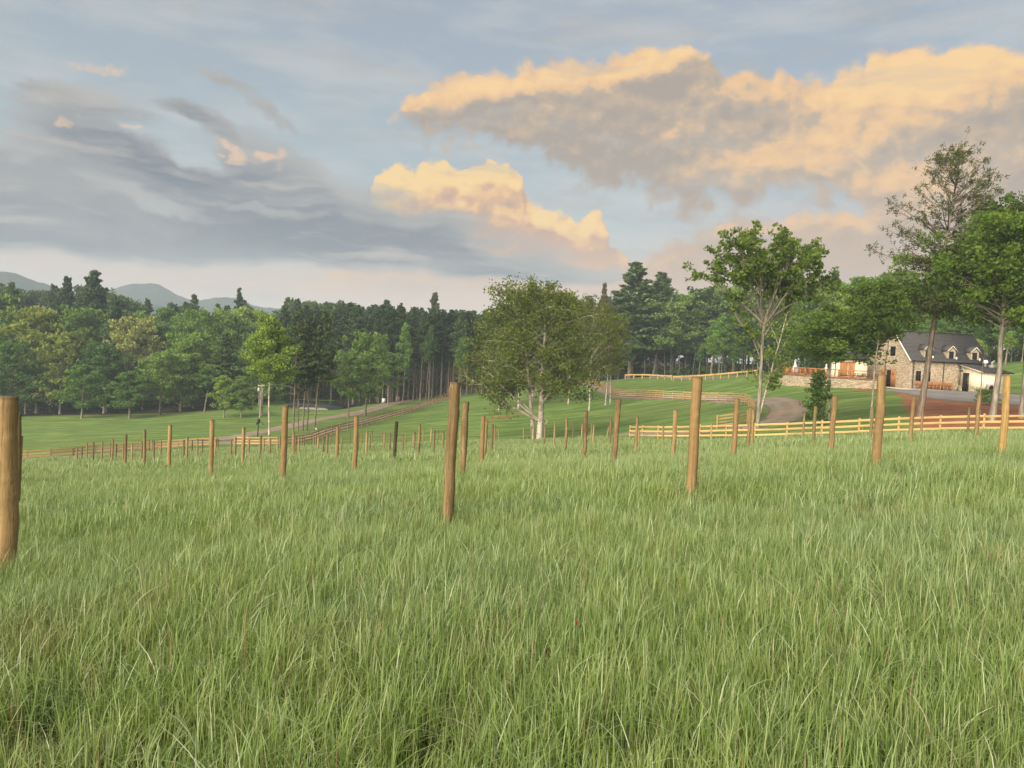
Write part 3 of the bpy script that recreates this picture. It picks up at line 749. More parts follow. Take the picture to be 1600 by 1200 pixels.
# ============================================================ rail fences
unit = MB().box(-.5, .5, -.5, .5, -.5, .5).me('fence_rail', M['rail'])
mp = MB().box(-.5, .5, -.5, .5, 0, 1).me('fence_post', M['fpost'])
def fence(label, group, path, spacing, post_h, rails, rail_w=.14, post_w=.13, side=1, post_round=False, tint=(1, 1, 1), poke=.1):
    c = smooth_path(poly_xy(path), spacing)
    z = H(c[:, 0], c[:, 1])
    root = empty('rail_fence', (c[0, 0], c[0, 1], z[0]), 0, label, 'fence', group)
    o0 = np.array([c[0, 0], c[0, 1], z[0]])
    for k in range(len(c)):
        a, b_ = c[max(k - 1, 0)], c[min(k + 1, len(c) - 1)]
        po = link('post', mp, root, (c[k, 0] - o0[0], c[k, 1] - o0[1], z[k] - .2 - o0[2]))
        po.rotation_euler = (0, 0, math.atan2(b_[1] - a[1], b_[0] - a[0])); po.scale = (post_w, post_w, post_h + .2 + random.uniform(-.03, .03)); po.color = (*tint, 1)
        if k < len(c) - 1:
            t = Vector((c[k + 1, 0] - c[k, 0], c[k + 1, 1] - c[k, 1], z[k + 1] - z[k])); L = t.length
            nrm = Vector((t.y, -t.x, 0)).normalized() * side * (post_w / 2 + .022)
            for h in rails:
                mid = Vector((c[k, 0], c[k, 1], z[k] + h + random.uniform(-.015, .015))) + t * .5 + nrm - Vector(o0)
                ro = link('rail', unit, root, mid)
                ro.rotation_mode = 'QUATERNION'
                qx = t.to_track_quat('X', 'Z'); ro.rotation_quaternion = qx
                ro.scale = (L - .02, .04, rail_w)
                ro.color = (*tint, 1)
    return root
G_F = 'pale wooden rail fences around the field and drive'
fence('bright new three rail fence along the right edge of the grass field', G_F, [(984, 684, 69), (1010, 685, 66), (1060, 686, 62), (1120, 686, 59), (1180, 686, 56.5), (1300, 684, 53), (1420, 680, 50.5), (1520, 677, 48.5), (1620, 674, 47), (1760, 672, 45)], 2.44, 1.28, (.36, .74, 1.12), .14, .13, 1, tint=(1.12, 1.12, 1.0))
fence('long curving four rail fence on the lawn rise below the stone terrace', G_F, [(868, 599, 216), (900, 601.5, 198), (930, 608, 166), (963, 618, 134), (1000, 620, 126), (1040, 622.5, 118), (1090, 625, 112), (1133, 628, 107), (1160, 632, 99), (1173, 638, 90), (1179, 648, 82), (1170, 658, 76), (1150, 664, 73.5), (1120, 669, 73)], 2.3, 1.4, (.3, .62, .94, 1.26), .13, .12, 1)
fence('long three rail fence climbing beside the dirt road left of the birches', G_F, [(486, 692, 105), (520, 681, 113), (570, 666, 124), (640, 645, 150), (690, 628, 173), (720, 616, 190), (760, 608, 205), (800, 603, 215), (840, 600.5, 218), (868, 599, 216)], 2.6, 1.35, (.4, .8, 1.2), .16, .13, 1, tint=(.85, .8, .75))
fence('low three rail fence below the dirt road at the far left of the field', G_F, [(-150, 733, 86), (45, 719, 90), (100, 715, 92), (180, 709, 96), (250, 704, 99), (338, 700, 100)], 2.44, 1.3, (.4, .8, 1.2), .18, .14, 1, tint=(.8, .75, .7))
fence('short stretch of three rail fence in front of the lamp post and white birch', G_F, [(366, 699, 100), (400, 698, 99), (440, 697, 99), (486, 692, 105)], 2.44, 1.3, (.4, .8, 1.2), .18, .14, 1, tint=(.9, .85, .75))
fence('single rail fence on the rise in front of the dark woods', G_F, [(977, 592.5, 180), (1000, 593, 176), (1025, 594, 171), (1049, 596, 165)], 2.7, 1.15, (.95,), .30, .24, 1, tint=(1.15, 1.1, 1.0))
fence('single rail fence sloping up towards the terrace below the upper drive', G_F, [(1052, 600, 158), (1080, 597, 153), (1110, 594, 147), (1145, 591, 140), (1182, 587.5, 134)], 2.7, 1.15, (.95,), .28, .22, 1, tint=(1.15, 1.1, 1.0))

# ============================================================ the stone house

TH = math.radians(6)
hc = P(1421, 607, 98.0)                       # near corner between gable wall and long wall
ZG = hc.z
house = empty('stone_house', (hc.x, hc.y, ZG), TH, 'stone farmhouse with dark slate roof, three dormers and a cream lean-to', 'house')
# local axes: +x along the long wall (right, away), +y back along the gable wall, z up
LEN, RUN_R, RUN_L, EAVE, RIDGE = 11.0, 3.7, 6.3, 4.1, 7.75
WID = RUN_R + RUN_L
def stones(mb, O, U, w, hfun, openings, seed, size=(.26, .16), n=None, proud=.05):
    """rubble stones standing proud of a wall plane; O origin, U unit along, N outward"""
    g = np.random.default_rng(seed); O, U = np.array(O, float), np.array(U, float)
    Nn = np.array(n, float); z = 0.02
    top = max(hfun(t) for t in np.linspace(0, w, 40))
    while z < top:
        hh = size[1] * g.uniform(.7, 1.35); x = -g.uniform(0, size[0] * .5)
        while x < w:
            ww = size[0] * g.uniform(.55, 1.5)
            x0, x1 = max(x, 0), min(x + ww, w); x += ww
            if x1 - x0 < .06: continue
            z0, z1 = z, z + hh
            lim = min(hfun(x0), hfun(x1))
            if z0 + .08 > lim: continue
            z1 = min(z1, lim)
            if any(x1 > a and x0 < b and z1 > c and z0 < d for a, b, c, d in openings): continue
            gp = .012; j = lambda: g.uniform(-.02, .02)
            A = [(x0 + gp, z0 + gp), (x1 - gp, z0 + gp), (x1 - gp, z1 - gp), (x0 + gp, z1 - gp)]
            pr = proud * g.uniform(.5, 1.4)
            B = [(x0 + gp + .025 + abs(j()), z0 + gp + .02 + abs(j())), (x1 - gp - .025 - abs(j()), z0 + gp + .02 + abs(j())), (x1 - gp - .025 - abs(j()), z1 - gp - .02 - abs(j())), (x0 + gp + .025 + abs(j()), z1 - gp - .02 - abs(j()))]
            v = [O + U * a + np.array([0, 0, c]) + Nn * .004 for a, c in A] + [O + U * a + np.array([0, 0, c]) + Nn * pr for a, c in B]
            mb.add(v, [[4, 5, 6, 7], [0, 1, 5, 4], [1, 2, 6, 5], [2, 3, 7, 6], [3, 0, 4, 7]], g.uniform(0, 1))
        z += hh
def quad_solid(mb, corners, thick, nrm, a=0.0):
    nv = np.array(nrm, float); nv /= np.linalg.norm(nv)
    c = [np.array(p, float) for p in corners]
    v = c + [p - nv * thick for p in c]
    n = len(c)
    if n == 4: mb.add(v, [[0, 1, 2, 3], [7, 6, 5, 4]] + [[(i + 1) % 4, i, i + 4, (i + 1) % 4 + 4] for i in range(4)], a)
    else: mb.add(v, [[0, 1, 2, 2], [5, 4, 3, 3]] + [[(i + 1) % 3, i, i + 3, (i + 1) % 3 + 3] for i in range(3)], a)
def gable_h(t): return EAVE + (RIDGE - EAVE) * (t / RUN_R if t < RUN_R else (WID - t) / RUN_L)
# core walls (mortar) : gable walls as prisms in the y-z plane, long walls as boxes
def gable_wall(x0, x1):
    mb = MB(); poly = [(0, 0), (WID, 0), (WID, EAVE - .05), (RUN_R, RIDGE - .07), (0, EAVE - .05)]
    v = [(x0, y, z) for y, z in poly] + [(x1, y, z) for y, z in poly]
    mb.add(v, [[0, 4, 3, 3], [0, 3, 1, 1], [1, 3, 2, 2], [5, 8, 9, 9], [5, 6, 8, 8], [6, 7, 8, 8]] + [[i, (i + 1) % 5, 5 + (i + 1) % 5, 5 + i] for i in range(5)])
    return mb
gable_wall(0, .3).build('gable_wall', M['mortar'], house); gable_wall(LEN - .3, LEN).build('gable_wall', M['mortar'], house)
MB().box(.301, LEN - .301, 0, .3, 0, EAVE).build('long_wall', M['mortar'], house)
MB().box(.301, LEN - .301, WID - .3, WID, 0, EAVE).build('long_wall', M['mortar'], house)
DOOR_G = (4.1, 5.1, 0.0, 2.35)
WIN_G = (3.55, 4.65, 4.3, 5.6)
WINS_L = [(.75, 1.45, 1.05, 2.4), (2.15, 2.8, 1.05, 2.4)]
LT0, LT1, LTP = 6.9, 10.0, 4.3                      # lean-to start, end, projection
mb = MB()
stones(mb, (0, 0, 0), (0, 1, 0), WID, gable_h, [DOOR_G, WIN_G], 1, n=(-1, 0, 0))
o = mb.build('stone_facing', M['stone'], house); tag(o, kind='stuff')
mb = MB()
stones(mb, (0, 0, 0), (1, 0, 0), LEN, lambda t: EAVE - .12 if t < LT0 or t > LT1 else EAVE - .12, WINS_L + [(LT0, LT1, 0, 3.6)], 2, n=(0, -1, 0))
o = mb.build('stone_facing', M['stone'], house); tag(o, kind='stuff')
# roof planes in shingle courses: each course a lapped slab
def courses(mb, e0, e1, r0, r1, n, nrm, a0=0.0):
    """e0-e1 the eave line, r0-r1 the ridge line"""
    e0, e1, r0, r1 = (np.array(p, float) for p in (e0, e1, r0, r1)); nv = np.array(nrm, float); nv /= np.linalg.norm(nv)
    g = np.random.default_rng(n * 7 + 3)
    for k in range(n):
        f0, f1 = k / n, (k + 1.12) / n
        a, b_, c, d = e0 + (r0 - e0) * f0, e1 + (r1 - e1) * f0, e1 + (r1 - e1) * min(f1, 1), e0 + (r0 - e0) * min(f1, 1)
        quad_solid(mb, [a + nv * .05, b_ + nv * .05, c + nv * .005, d + nv * .005], .035, nv, g.uniform(0, .7) + a0)
O_ = .32
sr = (RIDGE - EAVE) / RUN_R; sl = (RIDGE - EAVE) / RUN_L
rf = MB()
courses(rf, (-O_, -O_, EAVE - sr * O_), (LEN + O_, -O_, EAVE - sr * O_), (-O_, RUN_R, RIDGE), (LEN + O_, RUN_R, RIDGE), 30, (0, -sr, 1))
courses(rf, (LEN + O_, WID + O_, EAVE - sl * O_), (-O_, WID + O_, EAVE - sl * O_), (LEN + O_, RUN_R, RIDGE), (-O_, RUN_R, RIDGE), 34, (0, sl, 1))
rf.bar((-O_, RUN_R, RIDGE + .05), (LEN + O_, RUN_R, RIDGE + .05), .34, .07)
rf.build('roof', M['slate'], house)
tr = MB()
tr.bar((-O_ - .02, -O_ - .05, EAVE - sr * O_ - .1), (-O_ - .02, RUN_R, RIDGE - .08), .05, .24, (1, 0, 0)); tr.build('rake_board', M['trim'], house)
tr = MB(); tr.bar((-O_ - .02, WID + O_, EAVE - sl * O_ - .1), (-O_ - .02, RUN_R + .01, RIDGE - .08), .05, .24, (1, 0, 0)); tr.build('rake_board', M['trim'], house)
tr = MB(); tr.box(-.25, LEN + .25, -O_ - .14, -O_ - .01, EAVE - sr * O_ - .1, EAVE - sr * O_ + .02); tr.build('gutter', M['black'], house)
for x in (.28, 4.55): MB().tube([(x, -.14, 0.05), (x, -.14, EAVE - .5), (x, -.36, EAVE - .32)], [.05] * 3, 8).build('downspout', M['black'], house)
def window(parent, O, U, Nn, a, b_, c, d, mull=1):
    O, U, Nn = (Vector(p) for p in (O, U, Nn)); up = Vector((0, 0, 1))
    f = MB()
    def pt(s, z, out): return tuple(O + U * s + up * z + Nn * out)
    t = .07
    for s0, s1, z0, z1 in ((a, b_, c, c + t), (a, b_, d - t, d), (a, a + t, c + t, d - t), (b_ - t, b_, c + t, d - t)) + ((((a + b_) / 2 - .02, (a + b_) / 2 + .02, c + t, d - t), (a + t, (a + b_) / 2 - .021, (c + d) / 2 - .018, (c + d) / 2 + .018), ((a + b_) / 2 + .021, b_ - t, (c + d) / 2 - .018, (c + d) / 2 + .018)) if mull else ()):
        v = [pt(s, z, o_) for o_ in (.004, .045) for s, z in ((s0, z0), (s1, z0), (s1, z1), (s0, z1))]
        f.add(v, BOXF)
    fr = f.build('window', M['black'], parent)
    g_ = MB().add([pt(a + t, c + t, .012), pt(b_ - t, c + t, .012), pt(b_ - t, d - t, .012), pt(a + t, d - t, .012)], [[0, 1, 2, 3]])
    g_.build('pane', M['glass'], fr)
    return fr
window(house, (0, 0, 0), (0, 1, 0), (-1, 0, 0), *WIN_G)
for w_ in WINS_L: window(house, (0, 0, 0), (1, 0, 0), (0, -1, 0), *w_)
# entrance: near-black sheet painted as the unlit interior, between two swung-back plank door leaves, each with a wreath
MB().box(-.012, -.004, DOOR_G[0], DOOR_G[1], 0.02, DOOR_G[3]).build('doorway_dark_sheet', M['dark_door_and_interior'], house)
def plank_door(parent, y0, y1, x, h, n, wreath=None):
    lead = empty('door_leaf', (0, 0, 0)); lead.parent = parent
    for k in range(n):
        a = y0 + (y1 - y0) * k / n; b_ = y0 + (y1 - y0) * (k + 1) / n
        MB().box(x - .06, x - (.012 if k % 2 else .018), a + .006, b_ - .006, .05, h).build('plank', M['door_wood'], lead)
    if wreath:
        th_ = np.linspace(0, 2 * math.pi, 17); p_ = [(x - .1, (y0 + y1) / 2 + .16 * math.cos(t), wreath + .16 * math.sin(t)) for t in th_]
        MB().tube(p_, [.05] * 17, 6, cap=False).build('wreath', M['wreath'], lead)
    return lead
M['wreath'] = plain('dried_red_wreath', (.34, .10, .06), .9, .1, .5, 30)
plank_door(house, 3.0, 4.06, -.07, 2.4, 5, 1.9); plank_door(house, 5.14, 6.4, -.07, 2.4, 6, 1.9)
# dormers
def dormer(x):
    d = empty('dormer', (x, 0, 0)); d.parent = house
    w2, zb, ze, zr = .62, EAVE + .15, EAVE + 1.25, EAVE + 1.85
    yf = .12
    bk = lambda z: (z - EAVE) / sr + .05
    b = MB()
    b.add([(-w2, yf, zb), (w2, yf, zb), (w2, yf, ze), (0, yf, zr - .06), (-w2, yf, ze)], [[0, 1, 2, 4], [4, 2, 3, 3]])
    for s_ in (-1, 1):
        b.add([(s_ * w2, yf, zb - .15), (s_ * w2, bk(zb - .15), zb - .15), (s_ * w2, bk(ze), ze), (s_ * w2, yf, ze)], [[0, 1, 2, 3]])
    b.build('dormer_wall', M['mortar'], d)
    sm = MB()
    stones(sm, (-w2, yf, zb), (1, 0, 0), 2 * w2, lambda t: (ze - zb) + (zr - ze - .1) * (1 - abs(t - w2) / w2), [(.28, .96, 0, .95)], int(x * 9), (.22, .15), (0, -1, 0), .03)
    L_ = bk(ze) - yf
    sm2 = MB(); stones(sm2, (-w2, yf, zb), (0, 1, 0), L_, lambda t: 1.1, [], int(x * 9) + 1, (.22, .15), (-1, 0, 0), .03)
    # keep only cheek stones above the roof plane
    for v_, q_, a_ in zip(sm2.v, sm2.q, sm2.a):
        if v_[:, 2].min() > EAVE + sr * v_[:, 1].max() - .05: sm.add(v_, np.asarray(q_) - np.asarray(q_).min(), a_[0])
    so = sm.build('stone_facing', M['stone'], d); tag(so, kind='stuff')
    window(d, (-w2, yf, zb), (1, 0, 0), (0, -1, 0), .3, .94, .03, .93)
    r_ = MB(); yr = bk(zr) + .1
    ov = .14; sd_ = (zr - ze) / w2
    for s_ in (-1, 1):
        ex, ez = s_ * (w2 + ov), ze - sd_ * ov
        c = [(ex, yf - .22, ez), (0, yf - .22, zr), (0, yr, zr), (ex, bk(ez), ez)]
        if s_ > 0: c = c[::-1]
        quad_solid(r_, [tuple(np.array(p) + np.array([0, 0, .05])) for p in c], .06, (s_ * sd_, 0, 1), .2)
    r_.build('dormer_roof', M['slate'], d)
    t_ = MB()
    t_.bar((-w2 - ov, yf - .24, ze - sd_ * ov - .03), (0.0, yf - .24, zr - .03), .04, .12, (0, 1, 0)); t_.bar((w2 + ov, yf - .24, ze - sd_ * ov - .03), (0.0, yf - .24, zr - .03), .04, .12, (0, 1, 0))
    t_.build('dormer_trim', M['trim'], d)
    MB().box(w2 + .03, w2 + .2, yf - .12, yf + .1, zb - .1, zb + .22).build('flashing', M['trim'], d)
    MB().tube([(-w2 - ov, yf - .2, ze - .1), (-w2 - ov, bk(ze - .1), ze - .1)], [.035] * 2, 6).build('gutter', M['black'], d)
for x in (2.3, 5.65, 9.0): dormer(x)
# lean-to with cream render over a stone base
lt = empty('lean_to', (0, 0, 0)); lt.parent = house
ZT, ZL = 3.6, 2.75
def lt_h(t): return ZT + (ZL - ZT) * t / LTP
def side_wall(x0, x1, z0, zoff, name, mat, grow=0.0):
    b = MB(); v = []
    for x in (x0, x1):
        v += [(x, -.31, z0), (x, -LTP + grow, z0), (x, -LTP + grow, (lt_h(LTP) if z0 > .5 or zoff is None else zoff)), (x, -.31, (ZT if zoff is None else zoff))]
    b.add(v, [[0, 3, 2, 1], [4, 5, 6, 7], [0, 1, 5, 4], [1, 2, 6, 5], [2, 3, 7, 6], [3, 0, 4, 7]]); return b.build(name, mat, lt)
side_wall(LT0, LT0 + .2, 0, None, 'wall', M['render']); side_wall(LT1 - .2, LT1, 0, None, 'wall', M['render'])
MB().box(LT0 + .201, LT1 - .201, -LTP, -LTP + .2, 0, ZL - .02).build('wall', M['render'], lt)
sb = MB()
stones(sb, (LT0, -LTP, 0), (0, 1, 0), LTP, lambda t: .75, [(LTP - 1.95, LTP - .75, 0, 2.2)], 31, (.3, .18), (-1, 0, 0), .045)
stones(sb, (LT0, -LTP, 0), (1, 0, 0), LT1 - LT0, lambda t: .75, [], 32, (.3, .18), (0, -1, 0), .045)
tag(sb.build('stone_facing', M['stone'], lt), kind='stuff')
dr = MB().box(LT0 - .05, LT0 - .004, -1.9, -.8, .02, 2.45).build('door', M['dark_door_and_interior'], lt)
MB().box(LT0 - .09, LT0 - .051, -1.85, -1.79, .95, 1.1).build('handle', M['grey_metal'], dr)
r_ = MB()
courses(r_, (LT0 - .25, -LTP - .3, ZL - .05), (LT1 + .9, -LTP - .3, ZL - .05), (LT0 - .25, -.0, ZT + .05), (LT1 + .9, -.0, ZT + .05), 22, (0, -(ZT - ZL) / LTP, 1))
r_.build('roof', M['slate'], lt)
MB().bar((LT0 - .27, -LTP - .32, ZL - .16), (LT0 - .27, -.02, ZT - .06), .04, .2, (1, 0, 0)).build('rake_board', M['trim'], lt)
MB().box(LT0 - .2, LT1 + .9, -LTP - .42, -LTP - .3, ZL - .16, ZL - .05).build('gutter', M['black'], lt)
MB().tube([(LT1 + .1, -LTP - .1, 0.05), (LT1 + .1, -LTP - .1, ZL - .5), (LT1 + .1, -LTP - .36, ZL - .2)], [.05] * 3, 8).build('downspout', M['black'], lt)
lamp = MB(); lamp.tube([(LT0 - .02, -1.3, 2.9), (LT0 - .35, -1.3, 3.05), (LT0 - .62, -1.3, 2.95), (LT0 - .68, -1.3, 2.8)], [.025] * 4, 6); lamp.lathe((LT0 - .68, -1.3, 2.58), [(.26, 0), (.2, .08), (.07, .2), (.03, .26)], 12)
lamp.build('gooseneck_lamp', M['black'], lt)
u = MB(); u.box(0, .95, -.38, 0, .02, 1.1)
ac = tag(empty('air_conditioner', tuple(house.matrix_basis @ Vector((LT0 + .25, -LTP - .35, .02))), TH), 'grey outdoor air conditioning unit against the cream lean-to wall', 'air conditioner')
MB().box(0, .95, -.38, 0, 0, 1.1).build('case', M['grey_metal'], ac)
MB().lathe((0, 0, 0), [(0.001, 0), (.36, 0), (.38, .02), (.36, .04), (.3, .04)], 20).build('fan_guard', M['black'], ac)
fg = ac.children[-1]; fg.location = (.47, -.39, .6); fg.rotation_euler = (math.pi / 2, 0, 0)
for k in range(2): MB().box(.08 + k * .6, .2 + k * .6, -.385, -.381, .9, 1.0).build('label_plate', M['white_metal'], ac)
# roof ventilator
vt = empty('roof_vent', tuple(house.matrix_basis @ Vector((9.6, -1.2, ZT - .3))), TH, 'white domed roof vent on the lean-to roof', 'vent')
MB().lathe((0, 0, 0), [(.16, -.1), (.16, .5)], 12).build('stack', M['grey_metal'], vt)
MB().lathe((0, 0, .5), [(.18, 0), (.3, .1), (.32, .25), (.24, .42), (.02, .5)], 14).build('dome', M['white_metal'], vt, True)
vb = empty('exhaust_duct', tuple(house.matrix_basis @ Vector((9.9, -2.0, ZT - .45))), TH, 'grey sheet metal exhaust duct behind the white roof vent', 'duct')
MB().box(-.35, .35, -.3, .3, 0, .5).build('box', M['grey_metal'], vb); MB().tube([(0, 0, .5), (0, 0, .85), (.3, 0, 1.0)], [.14] * 3, 10).build('elbow', M['grey_metal'], vb)

# side wing on the terrace: cream walls, hipped roof, big plank door with a vertical white sign
wc = P(1299.5, 600, 104.0)
WZ = wc.z - .1
wing = empty('garden_wing', (wc.x, wc.y, WZ), math.radians(-19), 'small cream wing with hipped slate roof and big brown plank door', 'building')
WL, WD, WE = 4.4, 4.4, 3.85
MB().box(0, WL, 0, WD, -.6, WE).build('wall', M['render'], wing)
sb = MB(); stones(sb, (0, 0, -.6), (1, 0, 0), WL, lambda t: 1.45, [(.8, 2.8, .3, 3.5)], 41, (.28, .17), (0, -1, 0), .045); stones(sb, (0, 0, -.6), (0, 1, 0), WD, lambda t: 1.45, [], 42, (.28, .17), (-1, 0, 0), .045)
tag(sb.build('stone_facing', M['stone'], wing), kind='stuff')
r_ = MB(); ov = .3; rz = WE + 2.2
A_, B_, C_, D_ = (-ov, -ov, WE - .1), (WL + ov, -ov, WE - .1), (WL + ov, WD + ov, WE - .1), (-ov, WD + ov, WE - .1)
R1, R2 = (1.7, WD / 2, rz), (WL - 1.3, WD / 2, rz)
courses(r_, A_, B_, R1, R2, 16, (0, -2.4, 2.8)); courses(r_, C_, D_, R2, R1, 16, (0, 2.4, 2.8)); courses(r_, D_, A_, R1, R1, 16, (-2.4, 0, 2.2)); courses(r_, B_, C_, R2, R2, 16, (2.4, 0, 1.5))
r_.build('roof', M['slate'], wing)
MB().box(-ov, WL + ov, -ov - .1, -ov + .02, WE - .2, WE - .08).build('gutter', M['black'], wing)
MB().tube([(.3, -.1, -.5), (.3, -.1, WE - .4), (.3, -.36, WE - .18)], [.045] * 3, 8).build('downspout', M['black'], wing)
bd_ = empty('barn_door', (0, 0, 0)); bd_.parent = wing
for k in range(8):
    a = .88 + k * .24
    MB().box(a + .005, a + .235, -.1 - (.006 if k % 2 else 0), -.004, .3, 3.2).build('plank', M['door_wood'], bd_)
MB().box(.83, 2.85, -.14, -.005, 3.201, 3.38).build('header', M['door_wood'], bd_)
sg = MB()                                             # illegible white characters, one above another
def arc(cx, cz, r, a0, a1, n=9): return [(cx + r * math.cos(t), -.14, cz + r * math.sin(t)) for t in np.linspace(math.radians(a0), math.radians(a1), n)]
x_ = 1.94
for kind, z in (('A', 2.72), ('S', 2.42), ('O', 2.12), ('I', 1.84), ('O', 1.56), ('L', 1.28)):
    if kind == 'O': sg.tube(arc(x_, z, .09, 0, 360, 13), [.025] * 13, 5)
    elif kind == 'A': sg.tube([(x_ - .1, -.14, z - .1), (x_, -.14, z + .1), (x_ + .1, -.14, z - .1)], [.025] * 3, 5)
    elif kind == 'S': sg.tube(arc(x_, z + .05, .06, 0, 250), [.025] * 9, 5); sg.tube(arc(x_, z - .06, .06, 110, -180), [.025] * 9, 5)
    elif kind == 'I': sg.tube([(x_, -.14, z - .1), (x_, -.14, z + .1)], [.028] * 2, 5)
    else: sg.tube([(x_ - .07, -.14, z + .1), (x_ - .07, -.14, z - .08), (x_ + .08, -.14, z - .08)], [.025] * 3, 5)
sg.build('lettering', M['trim'], bd_)
# low wall joining wing and gable
# concrete apron
hm = house.matrix_basis
def hxy(x, y): v = hm @ Vector((x, y, 0)); return (v.x, v.y)
ap = MB(); 
poly = [hxy(-1.6, 7.5), hxy(-1.6, -1.5), hxy(LT0 - .4, -1.5), hxy(LT0 - .4, -LTP - 1.2), hxy(LT1 + 2, -LTP - 1.2), hxy(LT1 + 2, 0), hxy(0, 0), hxy(0, 7.5)]
# an L shaped slab made of three butted slabs
def slab(name, x0, x1, y0, y1):
    v = [hxy(x0, y0), hxy(x1, y0), hxy(x1, y1), hxy(x0, y1)]
    b = MB().add([(x, y, ZG - 1.2) for x, y in v] + [(x, y, ZG + .015) for x, y in v], BOXF)
    return tag(b.build(name, M['concrete']), kind='structure')
slab('pavement', -1.8, -.02, -2.0, 7.0); slab('pavement', -.019, LT0 - .25, -2.0, -.02); slab('pavement', LT0 - .249, LT1 + 2.2, -LTP - 1.5, -LTP - .02)
MB().box(-.02, LEN, -.02, WID, -1.2, -.001).build('foundation', M['mortar'], house); MB().box(LT0 + .0, LT1, -LTP, -.03, -1.2, -.001).build('foundation', M['mortar'], lt)

# row of wooden chairs under the long wall
def chair():
    r = empty('wooden_chair', (0, 0, 0))
    for sx in (-1, 1):
        MB().bar((sx * .25, .22, 0), (sx * .25, .34, 1.02), .045, .06, (1, 0, 0)).build('leg', M['cedar'], r)
        MB().bar((sx * .25, -.28, 0), (sx * .25, -.26, .58), .045, .06, (1, 0, 0)).build('leg', M['cedar'], r)
        MB().box(sx * .25 - .05, sx * .25 + .05, -.34, .3, .58, .61).build('armrest', M['cedar'], r)
    MB().box(-.24, .24, -.28, .25, .38, .42).build('seat', M['cedar'], r)
    for k in range(4): MB().bar((-.16 + k * .107, .235, .43), (-.16 + k * .107, .335, 1.05), .075, .02, (1, 0, 0)).build('slat', M['cedar'], r)
    return r
c0_ = chair(); CHN = ['nearest the gable corner', 'second from the gable corner', 'third from the gable corner', 'fourth from the gable corner', 'fifth from the gable corner', 'sixth from the gable corner', 'seventh from the gable corner', 'eighth from the gable corner', 'ninth from the gable corner', 'at the lean-to end of the row']
def dup(o, parent=None):
    c = o.copy(); COL.objects.link(c); c.parent = parent
    for ch in list(o.children): dup(ch, c)
    return c
for k in range(10):
    c_ = c0_ if k == 0 else dup(c0_)
    x, y = hxy(.75 + k * .52, -.75)
    c_.location = (x, y, ZG + .016); c_.rotation_euler = (0, 0, TH + random.uniform(-.12, .12))
    tag(c_, 'orange wooden armchair under the long stone wall, ' + CHN[k], 'chair', 'row of wooden chairs along the house wall')

# terrace: curved stone retaining wall, paving, railing
tw = smooth_path(poly_xy([(1300, 583, 122), (1250, 583, 121), (1224, 585, 117), (1221, 593, 112.5), (1236, 599, 109.5), (1262, 603, 106.5), (1300, 606, 102.5), (1340, 608, 99.5), (1378, 609, 97.6)]), .5)
TZ_ = P(1236, 585.5, 109.5).z
terr = empty('terrace', (tw[0, 0], tw[0, 1], TZ_), 0, 'curved rubble stone terrace in front of the cream wing', 'terrace')
o3 = np.array([tw[0, 0], tw[0, 1], TZ_])
ground_t = H(tw[:, 0], tw[:, 1])
t = np.gradient(tw, axis=0); t /= np.linalg.norm(t, axis=1)[:, None]; nr = np.stack([t[:, 1], -t[:, 0]], -1)
if (nr[-6] @ np.array([0, -1])) < 0: nr = -nr
cen = P(1320, 600, 108)
v = []; n = len(tw)
for k in range(n):
    for a_, z_ in ((0.0, ground_t[k] - .5), (0.0, TZ_ - .02)): v.append((tw[k, 0] + nr[k, 0] * a_ - o3[0], tw[k, 1] + nr[k, 1] * a_ - o3[1], z_ - TZ_))
v.append((cen.x - o3[0], cen.y - o3[1], -.02))
q = [[2 * k, 2 * k + 2, 2 * k + 3, 2 * k + 1] for k in range(n - 1)]; tq = [[2 * k + 1, 2 * k + 3, 2 * n] for k in range(n - 1)]
link('wall_core', mesh('wall_core', v, [np.array(q), np.array(tq)], M['mortar']), terr)
sb = MB(); g = np.random.default_rng(77)
for k in range(n - 1):
    a_ = np.array([tw[k, 0], tw[k, 1], 0]); b_ = np.array([tw[k + 1, 0], tw[k + 1, 1], 0]); L = np.linalg.norm(b_ - a_)
    z0 = min(ground_t[k], ground_t[k + 1]) - .15
    stones(sb, (a_[0] - o3[0], a_[1] - o3[1], z0 - TZ_), (b_ - a_) / L, L, lambda t: TZ_ - z0 - .1, [], 100 + k, (.3, .22), (nr[k, 0], nr[k, 1], 0), .09)
tag(sb.build('stone_facing', M['stone_light'] if 'stone_light' in M else M['stone'], terr), kind='stuff')
M['brick_cap'] = plain('red_brown_coping', (.30, .16, .11), .9, .2, .3, 6)
cp = MB()
for k in range(n - 1): 
    p0 = (tw[k, 0] + nr[k, 0] * .0 - o3[0], tw[k, 1] - o3[1] + nr[k, 1] * .0, .03); p1 = (tw[k + 1, 0] - o3[0], tw[k + 1, 1] - o3[1], .03)
    d_ = (Vector(p1) - Vector(p0)); MB2 = MB().bar(p0, tuple(Vector(p0) + d_ * .97), .36, .1); MB2.build('coping_stone', M['brick_cap'], terr)
rl = tag(empty('terrace_railing', (tw[0, 0], tw[0, 1], TZ_)), 'orange cedar railing along the edge of the stone terrace', 'railing')
